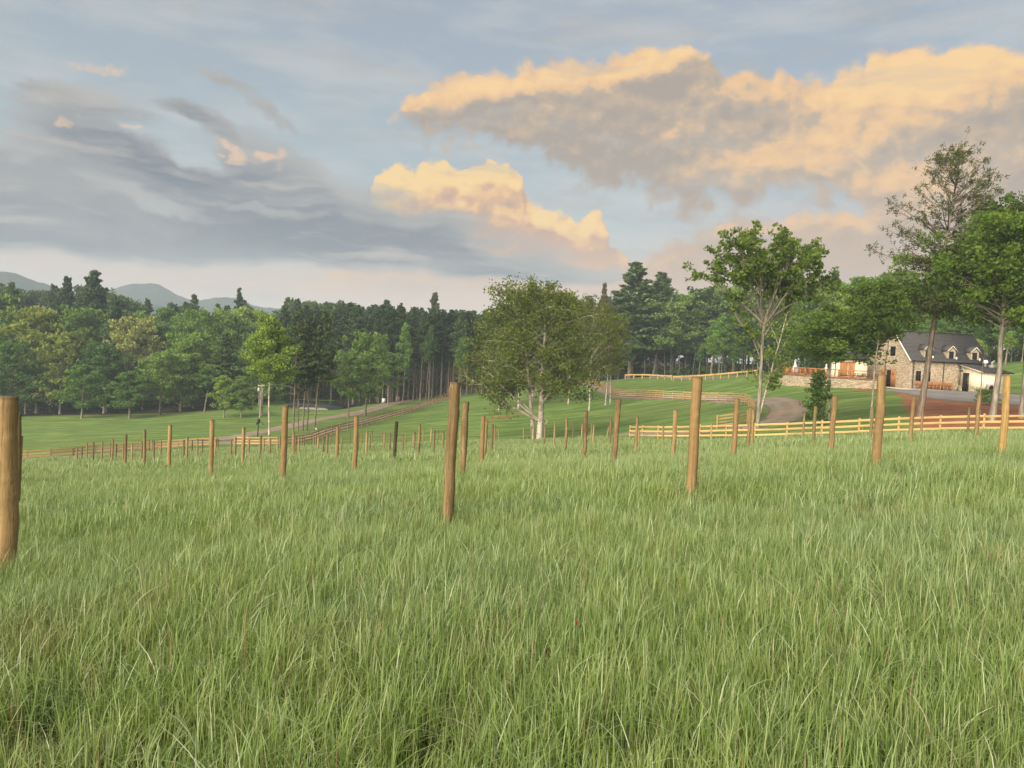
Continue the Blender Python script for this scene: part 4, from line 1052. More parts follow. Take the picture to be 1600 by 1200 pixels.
def rail_span(k0, k1, post=True, pickets=False):
    a_ = Vector((tw[k0, 0] - nr[k0, 0] * .25 - o3[0], tw[k0, 1] - nr[k0, 1] * .25 - o3[1], .08)); b_ = Vector((tw[k1, 0] - nr[k1, 0] * .25 - o3[0], tw[k1, 1] - nr[k1, 1] * .25 - o3[1], .08))
    MB().box(a_.x - .09, a_.x + .09, a_.y - .09, a_.y + .09, .0, 1.12).build('post', M['cedar'], rl)
    up = Vector((0, 0, 1.0))
    MB().bar(a_ + up, b_ + up, .16, .13).build('top_rail', M['cedar'], rl)
    MB().bar(a_ + up * .12, b_ + up * .12, .06, .1).build('bottom_rail', M['cedar'], rl)
    if pickets:
        for f in np.linspace(0, 1, 8)[1:-1]:
            c = a_.lerp(b_, f); MB().bar(c + up * .17, c + up * .94, .05, .05, (1, 0, 0)).build('picket', M['cedar'], rl)
ks = list(range(4, n - 3, 4))
for a_, b_ in zip(ks[:-1], ks[1:]): rail_span(a_, b_, pickets=(tw[a_, 0] < tw[:, 0].min() + 2.5))
# terrace furniture
def picnic(loc, rz, lab):
    r = empty('picnic_table', loc, rz, lab, 'table', 'picnic tables on the terrace')
    for k in range(4): MB().box(-.9, .9, -.36 + k * .185, -.2 + k * .185, .72, .76).build('top_board', M['dark_wood'], r)
    for s_ in (-1, 1):
        MB().box(-.9, .9, s_ * .72 - .14, s_ * .72 + .14, .42, .46).build('bench', M['dark_wood'], r)
        MB().bar((s_ * .65, -.75, 0), (s_ * .65, -.12, .72), .08, .05, (1, 0, 0)).build('leg', M['dark_wood'], r); MB().bar((s_ * .65, .75, 0), (s_ * .65, .12, .72), .08, .05, (1, 0, 0)).build('leg', M['dark_wood'], r)
        MB().box(s_ * .65 - .03, s_ * .65 + .03, -.8, .8, .36, .42).build('brace', M['dark_wood'], r)
for px, D, rz, lab in ((1316, 104, .2, 'brown picnic table on the terrace in front of the big plank door'), (1343, 102, .35, 'brown picnic table on the terrace beside the maple trunk'), (1364, 101, .5, 'brown picnic table on the terrace nearest the gable wall')):
    q_ = P(px, 600, D); picnic((q_.x, q_.y, TZ_), rz, lab)
def parasol(px, D, h, lab):
    q_ = P(px, 590, D); r = empty('closed_parasol', (q_.x, q_.y, TZ_), 0, lab, 'parasol', 'closed pale parasols on the terrace')
    MB().tube([(0, 0, 0), (0, 0, h)], [.03, .03], 8).build('pole', M['grey_metal'], r)
    prof = [(.06, .25), (.46, .32), (.50, .5), (.40, .58), (.44, .72), (.30, .95), (.34, 1.05), (.20, 1.35), (.10, 1.6), (.14, 1.75), (.12, 1.88), (.02, 2.0)]
    b = MB(); nn_ = 20; vv = []
    for r_, z in prof:
        for i in range(nn_): 
            a = 2 * math.pi * i / nn_; k_ = r_ * (1 + .16 * math.cos(a * 5 + z)); vv.append((k_ * math.cos(a), k_ * math.sin(a), z * h / 2))
    b.add(vv, [[k * nn_ + i, k * nn_ + (i + 1) % nn_, (k + 1) * nn_ + (i + 1) % nn_, (k + 1) * nn_ + i] for k in range(len(prof) - 1) for i in range(nn_)])
    b.build('canopy', M['canvas'], r, True)
parasol(1241, 112, 2.35, 'pale tied up parasol rising above the left end of the terrace railing')
parasol(1290, 111, 1.9, 'smaller pale tied up parasol between the sapling and the cream wing')

# utility poles, lamp post, white stone
M['pole'] = wood_material('grey_pole_wood', (.22, .20, .17, 1), (.36, .33, .28, 1), (1, 1, .05), 8)
b0 = on_ground(406, 654, 150)
ph = (P(406, 602, 150) - P(406, 654, 150)).length
up_ = empty('utility_pole', b0, 0, 'grey utility pole with crossarm and white transformer beyond the road', 'utility pole')
MB().tube([(0, 0, -.4), (.1, 0, ph)], [.17, .13], 10).build('pole', M['pole'], up_)
MB().box(-.6, .75, -.06, .06, ph - .45, ph - .3).build('crossarm', M['pole'], up_)
for x in (-.5, 0.4, .65): MB().lathe((x, 0, ph - .3), [(.05, 0), (.07, .06), (.03, .16)], 8).build('insulator', M['white_metal'], up_)
MB().lathe((-.42, -.1, ph - 1.5), [(.02, 0), (.22, .02), (.24, .1), (.24, .6), (.2, .68), (.05, .75)], 12).build('transformer', M['white_metal'], up_)
b1 = on_ground(408.7, 654, 153)
p2 = empty('utility_pole', b1, 0, 'plain grey pole standing right behind the pole with the transformer', 'utility pole')
MB().tube([(0, 0, -.4), (0, 0, ph * .84)], [.17, .14], 10).build('pole', M['pole'], p2)
b0 = on_ground(402.5, 684, 113)
lh = (P(402.5, 655, 113) - P(402.5, 684, 113)).length
ml = empty('lamp_post', b0, 0, 'black lamp post with side bracket standing beside the valley road', 'lamp post')
MB().tube([(0, 0, -.2), (.06, 0, lh * .93)], [.09, .07], 8).build('pole', M['black'], ml)
MB().lathe((.07, 0, lh * .74), [(.05, 0), (.2, .08), (.24, .3), (.16, .5), (.3, .55), (.02, .8)], 10).build('lantern', M['black'], ml)
MB().tube([(.05, 0, lh * .8), (.45, 0, lh * .86), (.75, 0, lh * .76)], [.045] * 3, 6).build('bracket', M['black'], ml); MB().lathe((.75, 0, lh * .68), [(.14, 0), (.1, .12), (.02, .2)], 8).build('shade', M['black'], ml)
MB().box(-.3, -.08, -.1, .1, lh * .68, lh * .78).build('box', M['black'], ml)
def rock(px, py, D, r, lab, mat):
    q_ = on_ground(px, py, D); g = np.random.default_rng(int(px)); th_ = 8; v = []
    for k in range(5):
        for i in range(th_):
            a = 2 * math.pi * i / th_; e = math.pi * k / 4
            s_ = r * g.uniform(.8, 1.15) * math.sin(e) + .001; v.append((s_ * math.cos(a), s_ * math.sin(a), r * .8 * math.cos(e) + r * .3))
    q = [[k * th_ + i, k * th_ + (i + 1) % th_, (k + 1) * th_ + (i + 1) % th_, (k + 1) * th_ + i] for k in range(4) for i in range(th_)]
    tag(link('boulder', mesh('boulder', v, np.array(q)[:, ::-1], mat, True), None, q_), lab, 'boulder')
rock(493.5, 667, 122, .32, 'white boulder at the foot of the leaning pine beside the road', M['white_metal'])
def beehive(px, py, D, lab):
    q_ = on_ground(px, py, D); r = empty('storage_bin', q_, .3, lab, 'bin', 'white bins between the pine trunks')
    MB().box(-.4, .4, -.35, .35, 0, 1.0).build('body', M['white_metal'], r); MB().box(-.45, .45, -.4, .4, 1.001, 1.1).build('lid', M['white_metal'], r)
beehive(599, 636, 182, 'left white bin seen between dark pine trunks above the road'); beehive(621, 629, 190, 'right white bin seen between dark pine trunks above the road')

# ============================================================ trees
def leaf_material(name, transl=.35, var=.25):
    m = bpy.data.materials.new(name); m.use_nodes = True; nt = m.node_tree; nt.nodes.clear(); N = NT(nt)
    col = N.obj('Color'); rnd = N.obj('Random'); t = N.attr('tint')
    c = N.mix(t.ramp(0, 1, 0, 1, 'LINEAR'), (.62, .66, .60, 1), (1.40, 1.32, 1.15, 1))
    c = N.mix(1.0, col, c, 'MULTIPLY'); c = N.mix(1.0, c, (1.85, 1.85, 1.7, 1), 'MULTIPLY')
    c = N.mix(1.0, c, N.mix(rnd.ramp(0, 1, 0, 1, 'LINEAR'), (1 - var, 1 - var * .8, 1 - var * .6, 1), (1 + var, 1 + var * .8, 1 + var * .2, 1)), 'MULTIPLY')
    d = N.node('ShaderNodeBsdfDiffuse'); tr = N.node('ShaderNodeBsdfTranslucent'); mx = N.node('ShaderNodeMixShader')
    N.put(d, 0, c); N.put(tr, 0, N.mix(1.0, c, (1.25, 1.3, .7, 1), 'MULTIPLY')); mx.inputs[0].default_value = transl
    nt.links.new(d.outputs[0], mx.inputs[1]); nt.links.new(tr.outputs[0], mx.inputs[2])
    o = N.node('ShaderNodeOutputMaterial'); nt.links.new(mx.outputs[0], o.inputs[0])
    return m
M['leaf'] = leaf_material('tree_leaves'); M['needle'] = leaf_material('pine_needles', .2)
def bark_material(name, c1, c2, birch=False):
    m, N, b = material(name, .9, .1)
    p = N.coord('Object'); rnd = N.obj('Random')
    q = N.vmath('ADD', p, N.comb(rnd * 31.0, rnd * 17.0, rnd * 7.0))
    g = N.noise(N.mapping(q, sc=(1, 1, .18) if not birch else (1, 1, 3.0)), 5.0 if not birch else 2.2, 5, .65)
    c = N.mix(g.ramp(.35, .65), c1, c2)
    if birch: c = N.mix(N.noise(q, 1.1, 3, .6).ramp(.5, .66, 0, .8), c, (.16, .13, .10, 1))
    c = N.mix(N.attr('shade').clamp() * .6, c, (.10, .08, .055, 1))
    setc(N, b, c); bump(N, b, g, .6, .04)
    return m
M['bark'] = bark_material('grey_bark', (.075, .062, .048, 1), (.19, .165, .135, 1))
M['bark_pale'] = bark_material('pale_bark', (.13, .115, .095, 1), (.29, .26, .22, 1))
M['bark_birch'] = bark_material('birch_bark', (.30, .26, .23, 1), (.54, .49, .44, 1), True)
M['bark_pine'] = bark_material('pine_bark', (.095, .075, .06, 1), (.22, .185, .155, 1))

def leaves_mesh(name, C, size, mat, tint, seed=0, flat=.0, elong=1.5, up=None):
    """rhombic leaf faces: C centres (N,3), size (N,), tint (N,)"""
    g = np.random.default_rng(seed); n = len(C)
    nrm = g.normal(0, 1, (n, 3)); nrm[:, 2] = nrm[:, 2] * (1 - flat) + flat * 1.6
    if up is not None: nrm += up
    nrm /= np.linalg.norm(nrm, axis=1)[:, None]
    a = g.normal(0, 1, (n, 3)); a -= nrm * (a * nrm).sum(1)[:, None]; a /= np.linalg.norm(a, axis=1)[:, None] + 1e-9
    b = np.cross(nrm, a)
    s = np.asarray(size)[:, None] * .5
    a = a * s * elong; b = b * s; k = nrm * s * .35
    v = np.stack([C - a, C - b * g.uniform(.7, 1.2, (n, 1)) - k, C + a, C + b * g.uniform(.7, 1.2, (n, 1)) - k], 1).reshape(-1, 3)
    q = np.arange(n * 4).reshape(-1, 4)
    return mesh(name, v, q, mat, False, {'tint': np.repeat(np.clip(tint, 0, 1), 4)})
def wiggle(g, a, b, n, amp, droop=0.0):
    a, b = np.array(a, float), np.array(b, float); L = np.linalg.norm(b - a)
    t = np.linspace(0, 1, n)[:, None]
    p = a + (b - a) * t
    off = g.normal(0, amp * L, (n, 3)); off[0] = 0; off = np.cumsum(off, 0) * .5
    p = p + off * np.sin(t * math.pi * .6)
    p[:, 2] += droop * L * np.sin(t[:, 0] * math.pi)
    return p
def finish(name, paths, radii, C, size, tint, bark, leafm, seed, sides=6, flat=.0, elong=1.5, up=None):
    v, q = tube_arrays(paths, radii, sides)
    sh = np.concatenate([np.full(len(p) * sides, 0 if i == 0 else .3) for i, p in enumerate(paths)])
    tm = mesh('trunk', v, q, bark, True, {'shade': sh})
    cm = leaves_mesh('crown', C, size, leafm, tint, seed, flat, elong, up)
    return tm, cm

def broadleaf(seed, Hh=20.0, base=.28, rad=.30, r0=.28, nb=26, clus=7, per=34, leaf=.36, prof='round', spread=.055, bark=None, up=.35, bend=.02, gaps=0.0, flat=.25, forks=0):
    g = np.random.default_rng(seed)
    tp = wiggle(g, (0, 0, -.4), (g.normal(0, bend) * Hh, g.normal(0, bend) * Hh, Hh * .93), 12, .012)
    tr = r0 * (1 - np.linspace(0, 1, 12) * .88); tr[0] *= 1.5
    paths, radii, C, T = [tp], [tr], [], []
    R = Hh * rad
    def profile(t):
        if prof == 'round': return math.sqrt(max(0, 1 - ((t - .45) / .58) ** 2)) 
        if prof == 'narrow': return .30 + .70 * math.sin(math.pi * min(1, (t + .12) ** .8)) * (1 - t * .35)
        if prof == 'umbrella': return .45 + .6 * math.sin(math.pi * min(1., t * .62 + .20)) if t < .92 else .5
        if prof == 'dome': return math.sqrt(max(0.02, 1 - (max(t - .15, 0) / .87) ** 2))
    for i in range(nb):
        t = (i + g.uniform(0, .8)) / nb
        z0 = Hh * (base + (1 - base) * t * .82); ang = i * 2.4 + g.normal(0, .4)
        k = np.interp(z0, tp[:, 2], np.arange(12)); j = int(min(k, 10)); f = k - j
        o = tp[j] * (1 - f) + tp[j + 1] * f
        L = R * profile(t) * g.uniform(.75, 1.15)
        rise = up * L * (.5 + t) + .10 * Hh * (1 - t) * .5
        e = o + np.array([math.cos(ang) * L, math.sin(ang) * L, rise])
        p = wiggle(g, o, e, 7, .03, .10)
        rr = np.interp(z0, tp[:, 2], tr) * .5
        paths.append(p); radii.append(np.linspace(rr, rr * .15, 7))
        for c in range(clus):
            f = g.uniform(.35, 1.05) if c else 1.0
            if g.uniform() < gaps: continue
            q = p[min(int(f * 6), 6)] + g.normal(0, 1, 3) * np.array([.16, .16, .11]) * L * .9
            if c % 2 == 0: paths.append(wiggle(g, p[min(int(f * 4), 5)], q, 4, .03)); radii.append(np.array([.28, .2, .12, .05]) * rr)
            n = int(per * g.uniform(.6, 1.4)); s = Hh * spread * g.uniform(.7, 1.3)
            cc = g.normal(0, 1, (n, 3)); cc /= np.linalg.norm(cc, axis=1)[:, None]; cc *= g.uniform(.35, 1, (n, 1)) ** .5
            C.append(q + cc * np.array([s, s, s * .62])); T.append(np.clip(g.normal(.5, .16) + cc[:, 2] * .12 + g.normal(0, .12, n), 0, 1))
    C = np.concatenate(C); T = np.concatenate(T)
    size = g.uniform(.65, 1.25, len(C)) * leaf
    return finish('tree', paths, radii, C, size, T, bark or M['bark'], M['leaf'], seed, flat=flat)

def conifer(seed, Hh=24.0, base=.12, rad=.20, r0=.30, whorls=26, per_whorl=7, leaf=.42, sparse=0.0, shape=1.0, dens=9, tips=False, bark=None, droop=-.04, lift=.12, dead=0):
    g = np.random.default_rng(seed)
    tp = wiggle(g, (0, 0, -.4), (0, 0, Hh), 10, .004); tr = r0 * (1 - np.linspace(0, 1, 10) * .93)
    paths, radii, C, T, U = [tp], [tr], [], [], []
    for w in range(whorls + dead):
        if w < whorls:
            t = (w + g.uniform(-.2, .2)) / whorls; t = min(max(t, 0), .985); z = Hh * (base + (1 - base) * t)
            Lb = Hh * rad * ((1 - t) ** shape * .96 + .04) * (1.0 if t > .12 else .8)
        else:
            z = Hh * base * g.uniform(.35, 1); t = 0; Lb = Hh * rad * .5
        for i in range(per_whorl if w < whorls else 3):
            if g.uniform() < sparse: continue
            ang = g.uniform(0, 2 * math.pi); L = Lb * g.uniform(.6, 1.18)
            o = np.array([np.interp(z, tp[:, 2], tp[:, 0]), np.interp(z, tp[:, 2], tp[:, 1]), z + g.normal(0, .2)])
            e = o + np.array([math.cos(ang) * L, math.sin(ang) * L, L * (lift + .55 * t)])
            p = wiggle(g, o, e, 6, .02, droop)
            paths.append(p); radii.append(np.linspace(max(.022, r0 * .18 * (1 - t)), .012, 6))
            if w >= whorls: continue
            n = max(3, int(L * dens))
            f = g.uniform(.25 if not tips else .5, 1.0, n) ** (.8 if not tips else .6)
            idx = np.clip(f * 5, 0, 4.999); j = idx.astype(int); fr = (idx - j)[:, None]
            q = p[j] * (1 - fr) + p[j + 1] * fr
            wdt = (1 - f * .6)[:, None] * L * .22
            perp = np.array([-math.sin(ang), math.cos(ang), 0.])
            q = q + perp * g.normal(0, 1, (n, 1)) * wdt + g.normal(0, 1, (n, 3)) * np.array([.1, .1, .10])
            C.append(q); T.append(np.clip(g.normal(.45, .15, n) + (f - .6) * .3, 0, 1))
    C = np.concatenate(C); T = np.concatenate(T)
    size = g.uniform(.7, 1.3, len(C)) * leaf
    return finish('tree', paths, radii, C, size, T, bark or M['bark_pine'], M['needle'], seed, 5, flat=.45, elong=1.5)

def plant_tree(kind, meshes, loc, height, width=None, rz=0.0, col=(.06, .1, .03), label=None, cat='tree', group=None, lean=(0, 0), H0=20.0, W0=None):
    r = empty(kind, loc, rz, label, cat, group)
    k = height / H0; w = k if width is None else width / W0
    r.scale = (w, w, k); r.rotation_euler = (lean[0], lean[1], rz)
    t = link('trunk', meshes[0], r); c = link('crown', meshes[1], r); c.color = (*col, 1)
    return r
def tree_height(px, base_py, top_px, top_py, D):
    return (P(top_px, top_py, D) - P(px, base_py, D)).z

# ---- shared meshes for the woods
BL = [broadleaf(100 + i, prof=['round', 'dome', 'round', 'dome', 'round', 'dome'][i], rad=[.30, .26, .33, .24, .28, .31][i], base=[.2, .16, .26, .12, .3, .2][i], per=30, clus=7, nb=26, leaf=.42, bark=[M['bark'], M['bark_pale']][i % 2]) for i in range(6)]
BLOW = [broadleaf(180 + i, prof='dome', rad=[.32, .28, .30][i], base=.05, per=32, clus=7, nb=30, leaf=.42, bark=M['bark_pale']) for i in range(3)]
SL = [broadleaf(140 + i, prof='narrow', rad=.15, base=[.35, .45, .3][i], r0=.15, per=22, clus=6, nb=20, leaf=.38, bark=M['bark_pale'], spread=.05) for i in range(3)]
BU = [broadleaf(160 + i, prof='dome', rad=.5, base=.05, r0=.16, per=22, clus=6, nb=22, leaf=.9, spread=.12, bark=M['bark']) for i in range(2)]
CO = [conifer(200 + i, base=[.1, .15, .22, .3][i], rad=[.23, .20, .22, .18][i], whorls=26, per_whorl=8, dens=42, leaf=.36, shape=.85) for i in range(4)]
TP_ = [conifer(240 + i, base=[.52, .45, .58, .5][i], rad=[.13, .15, .12, .14][i], whorls=16, dens=40, leaf=.34, shape=.7, dead=8, bark=M['bark_pine'], r0=.24) for i in range(4)]
GREENS = [(.058, .105, .030), (.080, .130, .036), (.048, .090, .030), (.090, .135, .048), (.065, .118, .034), (.055, .100, .042)]
DARKC = [(.026, .044, .024), (.030, .050, .030), (.022, .040, .024)]
TREES_XY = []
def woods_tree(px, top, D, kind, col=None, base_py=None, label=None, group=None, wid=None, name=None):
    p = P(px, 560, D); g0 = h1(p.x, p.y); ht = P(px + (560 - top) * .05, top, D).z - g0
    if ht < 3: return
    rz = random.uniform(0, 6.28)
    ms, H0, W0 = {'b': (random.choice(BL), 20., 12.), 's': (random.choice(SL), 20., 6.), 'l': (random.choice(BLOW), 20., 12.), 'c': (random.choice(CO), 24., 10.), 't': (random.choice(TP_), 24., 6.5), 'u': (random.choice(BU), 20., 20.)}[kind]
    if wid is None: wid = {'l': min(ht * .7, 16) * random.uniform(.85, 1.2), 'b': min(ht * .62, 15) * random.uniform(.85, 1.2), 's': ht * .3, 'c': ht * .44, 't': ht * .29, 'u': ht * 1.1}[kind]
    cc = col or (random.choice(DARKC) if kind in 'ct' else random.choice(GREENS))
    plant_tree(name or {'l': 'broadleaf_tree', 'b': 'broadleaf_tree', 's': 'slender_tree', 'c': 'conifer_tree', 't': 'pine_tree', 'u': 'shrub'}[kind], ms, Vector((p.x, p.y, g0)), ht, wid, rz, cc, label, 'shrub' if kind == 'u' else 'tree', group, H0=H0, W0=W0)
    TREES_XY.append((p.x, p.y))
# named trees of the left wood: px, top py, D, kind, colour, width, label
YO = (.095, .122, .044); LG = (.10, .155, .045); PALE = (.13, .15, .075); MG = (.060, .110, .036); DG = (.038, .068, .026); BG = (.030, .052, .034)
NAMED = [
 (60, 458, 178, 'l', YO, 17, 'big olive yellow blooming tree at the far left of the wood'),
 (18, 520, 168, 'l', MG, 13, 'dense mid green tree at the far left edge below the olive yellow one'),
 (96, 500, 172, 'l', YO, 12, 'lower olive yellow tree in front of the big blooming one'),
 (-30, 470, 180, 'l', MG, 15, 'large green tree cut by the left edge of the view'),
 (143, 421, 205, 'c', BG, 19, 'tallest dark conifer standing above the left wood'),
 (103, 431, 215, 'c', BG, 13, 'thinner dark conifer left of the tallest conifer of the left wood'),
 (15, 440, 215, 'c', DG, 15, 'dark conifer behind the left end of the wood'),
 (178, 470, 195, 'c', BG, 12, 'dark conifer on the right shoulder of the tallest conifer'),
 (130, 560, 160, 'b', MG, 10, 'low spreading tree with forked pale trunk at the left wood edge'),
 (205, 573, 158, 'b', (.07, .12, .042), 10, 'low rounded green tree standing in front of the left wood'),
 (165, 520, 172, 'l', (.05, .095, .034), 12, 'rounded mid green tree behind the two low trees of the left wood'),
 (212, 488, 178, 'b', PALE, 12, 'pale grey green tree in flower in the left wood'),
 (252, 545, 163, 'b', (.07, .115, .042), 11, 'tree with white forked trunk at the left wood edge'),
 (285, 520, 170, 'l', (.065, .11, .04), 11, 'green tree right of the one with the white forked trunk'),
 (245, 492, 185, 'b', (.06, .1, .035), 13, 'tall green tree above the tree with the white forked trunk'),
 (325, 480, 186, 'b', (.055, .10, .036), 13, 'tall green tree in the middle of the left wood'),
 (322, 565, 165, 's', (.055, .1, .035), 7, 'small leaning tree at the edge of the left wood'),
 (353, 579, 150, 'b', LG, 6.5, 'small light green tree with twin pale stems by the poles'),
 (380, 586, 150, 'b', (.085, .135, .045), 7, 'small light green tree immediately left of the utility pole'),
 (350, 520, 172, 'c', DG, 12, 'dark conifer behind the two small light green trees'),
 (372, 486, 190, 'b', (.075, .12, .05), 12, 'soft light green tree behind the white birch'),
 (300, 459, 240, 'c', BG, 10, 'dark conifer on the skyline above the middle of the left wood'),
 (371, 449, 240, 'c', BG, 9, 'pointed conifer on the skyline left of the white birch'),
 (575, 512, 150, 'b', (.085, .135, .042), 9, 'bright green tree in front of the dark pines by the road'),
 (548, 545, 145, 'b', (.075, .12, .036), 8, 'low bright green tree at the roadside in front of the pines'),
 (610, 540, 170, 's', (.07, .115, .036), 7, 'thin light green tree among the dark pine trunks'),
 (985, 408, 200, 'c', (.036, .060, .034), 21, 'tall dense dark pine behind the right of the birches'),
 (1027, 424, 205, 'c', (.042, .068, .04), 18, 'second dark pine right of the tall dense one'),
 (675, 456, 212, 'c', (.05, .06, .035), 9, 'thin topped pine rising above the dark pine wood'),
 (938, 441, 190, 'c', (.07, .065, .04), 7, 'sparse brownish young pine top between the birches and the dense pine'),
]
for px, top, D, kind, col, wid, lab in NAMED: woods_tree(px, top, D, kind, col, wid=wid, label=lab)
# rows of the wood, front to back; skyline traced from the photograph
SKY = np.array([(-260, 430), (-60, 445), (0, 440), (40, 446), (100, 442), (150, 444), (180, 456), (230, 462), (300, 466), (340, 468), (370, 460), (420, 466), (460, 468), (500, 466), (560, 472), (640, 474), (700, 476), (750, 482), (800, 476), (860, 466), (900, 462), (940, 462), (1000, 440), (1050, 440), (1100, 438), (1200, 432), (1260, 430), (1290, 428), (1330, 418), (1380, 412), (1440, 414), (1500, 408), (1600, 400), (1900, 380)])
def skyline(px): return float(np.interp(px, SKY[:, 0], SKY[:, 1]))
def fill(n, x0, x1, d0, d1, t0, t1, kinds, lab, group, cols=None, below=0):
    for k in range(n):
        px = x0 + (x1 - x0) * (k + random.uniform(.1, .9)) / n
        D = random.uniform(d0, d1)
        top = skyline(px) + random.uniform(t0, t1)
        woods_tree(px, top, D, random.choice(kinds), random.choice(cols) if cols else None, label=lab, group=group)
G1 = 'mixed green trees of the left wood'
fill(18, -240, 440, 170, 186, 40, 110, 'lllbs', 'mixed green broadleaf tree inside the left wood', G1)
fill(17, -220, 450, 195, 225, 0, 40, 'bbbl', 'mixed green tree in the back rows of the left wood', G1 + ', back rows')
fill(26, -200, 480, 235, 280, -6, 12, 'cbb', 'dark tree on the hazy skyline of the left wood', 'dark skyline trees of the left wood', [BG, DG, (.04, .07, .04)])
# pine wood left of the birches
fill(13, 440, 560, 180, 215, 2, 30, 'tct', 'dark tall pine behind the roadside trees', 'dark pines behind the roadside trees', DARKC)
fill(34, 545, 790, 190, 226, 0, 16, 'ttt', 'tall bare trunked pine of the dark pine wood above the road', 'tall pines of the dark wood above the road', DARKC)
fill(24, 560, 800, 228, 270, 4, 20, 'tcb', 'pine in the back rows of the dark wood above the road', 'back rows of the dark pine wood', DARKC)
fill(14, 440, 620, 225, 285, -6, 10, 'cb', 'hazy tree on the skyline behind the pine wood', 'hazy skyline trees behind the pine wood', [BG, (.05, .08, .045)])
# woods behind the birches and the drive
fill(16, 790, 960, 222, 262, -6, 22, 'btc', 'tree of the wood behind the birch group', 'wood behind the birch group')
fill(15, 945, 1110, 205, 225, 0, 50, 'tbc', 'dark tree behind the single rail fence', 'dark trees behind the single rail fence', [DG, MG, BG])
fill(19, 1020, 1300, 195, 222, -4, 26, 'bbt', 'tall green tree of the wood behind the upper drive', 'wood behind the upper drive')
fill(14, 1090, 1310, 176, 195, 50, 105, 'bsb', 'lower green tree at the front of the wood behind the upper drive', 'front of the wood behind the upper drive', [MG, DG, (.07, .11, .035)])
fill(19, 1290, 1640, 150, 176, -6, 26, 'bbb', 'green tree rising behind the stone house', 'woods behind the stone house', [MG, (.075, .115, .035), (.055, .09, .03)])
fill(14, 1300, 1660, 140, 155, 60, 110, 'bsb', 'light green understorey tree just behind the stone house', 'understorey behind the stone house', [(.09, .14, .04), MG, (.08, .12, .04)])
fill(12, 1500, 1900, 128, 142, 70, 130, 'bbs', 'light green understorey tree behind the grass bank at the right edge', 'understorey behind the right bank', [(.09, .14, .04), MG])
fill(9, 1620, 2050, 120, 160, 0, 60, 'bb', 'green tree of the wood beyond the right edge', 'wood beyond the right edge')
# slender pale stems at the wood edges
def stems(n, x0, x1, D0, D1, top, lab, group):
    for k in range(n):
        px = x0 + (x1 - x0) * (k + random.uniform(0, 1)) / n
        woods_tree(px, skyline(px) + random.uniform(*top), random.uniform(D0, D1), 's', random.choice([DG, MG]), label=lab, group=group, wid=random.uniform(3, 5))
fill(17, 590, 770, 178, 190, 2, 14, 't', 'bare trunked pine in the front row of the dark wood above the road', 'front row of the dark pine wood', DARKC)
stems(12, 560, 790, 176, 200, (10, 70), 'slender pale stemmed tree at the edge of the dark pine wood', 'slender stems at the edge of the pine wood')
stems(18, 850, 1100, 196, 208, (20, 90), 'slender pale stemmed tree behind the single rail fence', 'slender stems behind the single rail fence')
stems(16, 1100, 1300, 168, 182, (40, 110), 'slender pale stemmed tree behind the upper lawn', 'slender stems behind the upper lawn')
stems(16, 1300, 1640, 132, 148, (40, 110), 'slender pale stemmed tree on the bank behind the stone house', 'slender stems behind the stone house')
# undergrowth: one uncountable mass along the foot of the woods
def mass(name, label, pts, per, leaf, spread, col, seed):
    g = np.random.default_rng(seed); C, T = [], []
    for x, y, z, s in pts:
        cc = g.normal(0, 1, (per, 3)) * np.array([spread, spread, spread * .55]) * s
        cc[:, 2] = np.abs(cc[:, 2]); C.append(np.array([x, y, z]) + cc); T.append(np.clip(g.normal(g.uniform(.25, .6), .15, per), 0, 1))
    C = np.concatenate(C); me_ = leaves_mesh(name, C, g.uniform(.6, 1.3, len(C)) * leaf, M['leaf'], np.concatenate(T), seed, .2)
    o = link(name, me_); o.color = (*col, 1)
    return tag(o, label, None, None, 'stuff')
up = []
for a, b_, n_ in (((-260, 655, 172), (440, 628, 188), 150), ((440, 625, 192), (740, 610, 222), 70), ((740, 605, 236), (1000, 590, 206), 60), ((1000, 588, 206), (1300, 580, 168), 90), ((1300, 575, 158), (1700, 560, 148), 110)):
    for k in range(n_):
        t = (k + random.random()) / n_; q = P(a[0] + (b_[0] - a[0]) * t, a[1] + (b_[1] - a[1]) * t, a[2] + (b_[2] - a[2]) * t + random.uniform(0, 26))
        up.append((q.x, q.y, h1(q.x, q.y), random.uniform(.6, 1.6)))
mass('undergrowth', 'dark leafy undergrowth along the foot of the woods', up, 90, .5, 2.0, (.036, .062, .022), 5)
far = []
for k in range(420):
    px = random.uniform(-400, 1900); D = random.uniform(275, 400)
    q = P(px, 500, D); far.append((q.x, q.y, max(h1(q.x, q.y) + 3, P(px, skyline(px) + 26, D).z - random.uniform(5, 16)), random.uniform(1.0, 1.8)))
mass('distant_wood', 'distant mass of mixed woodland behind the nearer trees', far, 170, .75, 3.2, (.045, .075, .038), 6)

# ---- trees that stand alone
def hero(kind, ms, px, by, D, tpx, tpy, H0, col, label, wid=None, W0=None, rz=0.0, lean=(0, 0)):
    b = on_ground(px, by, D); ht = (P(tpx, tpy, D).z - b.z) * (.95 if kind not in ('white_pine', 'pine_tree') else 1.0)
    return plant_tree(kind, ms, b, ht, wid, rz, col, label, 'tree', None, lean, H0, W0)
# white birch by the lamp post
hero('birch_tree', broadleaf(301, 20, prof='narrow', rad=.17, base=.42, r0=.17, nb=34, clus=8, per=46, leaf=.24, spread=.045, bark=M['bark_birch'], flat=.3), 420.5, 693, 101, 426, 466, 20, (.080, .125, .034), 'slim white stemmed birch with a light green crown beside the lamp post')
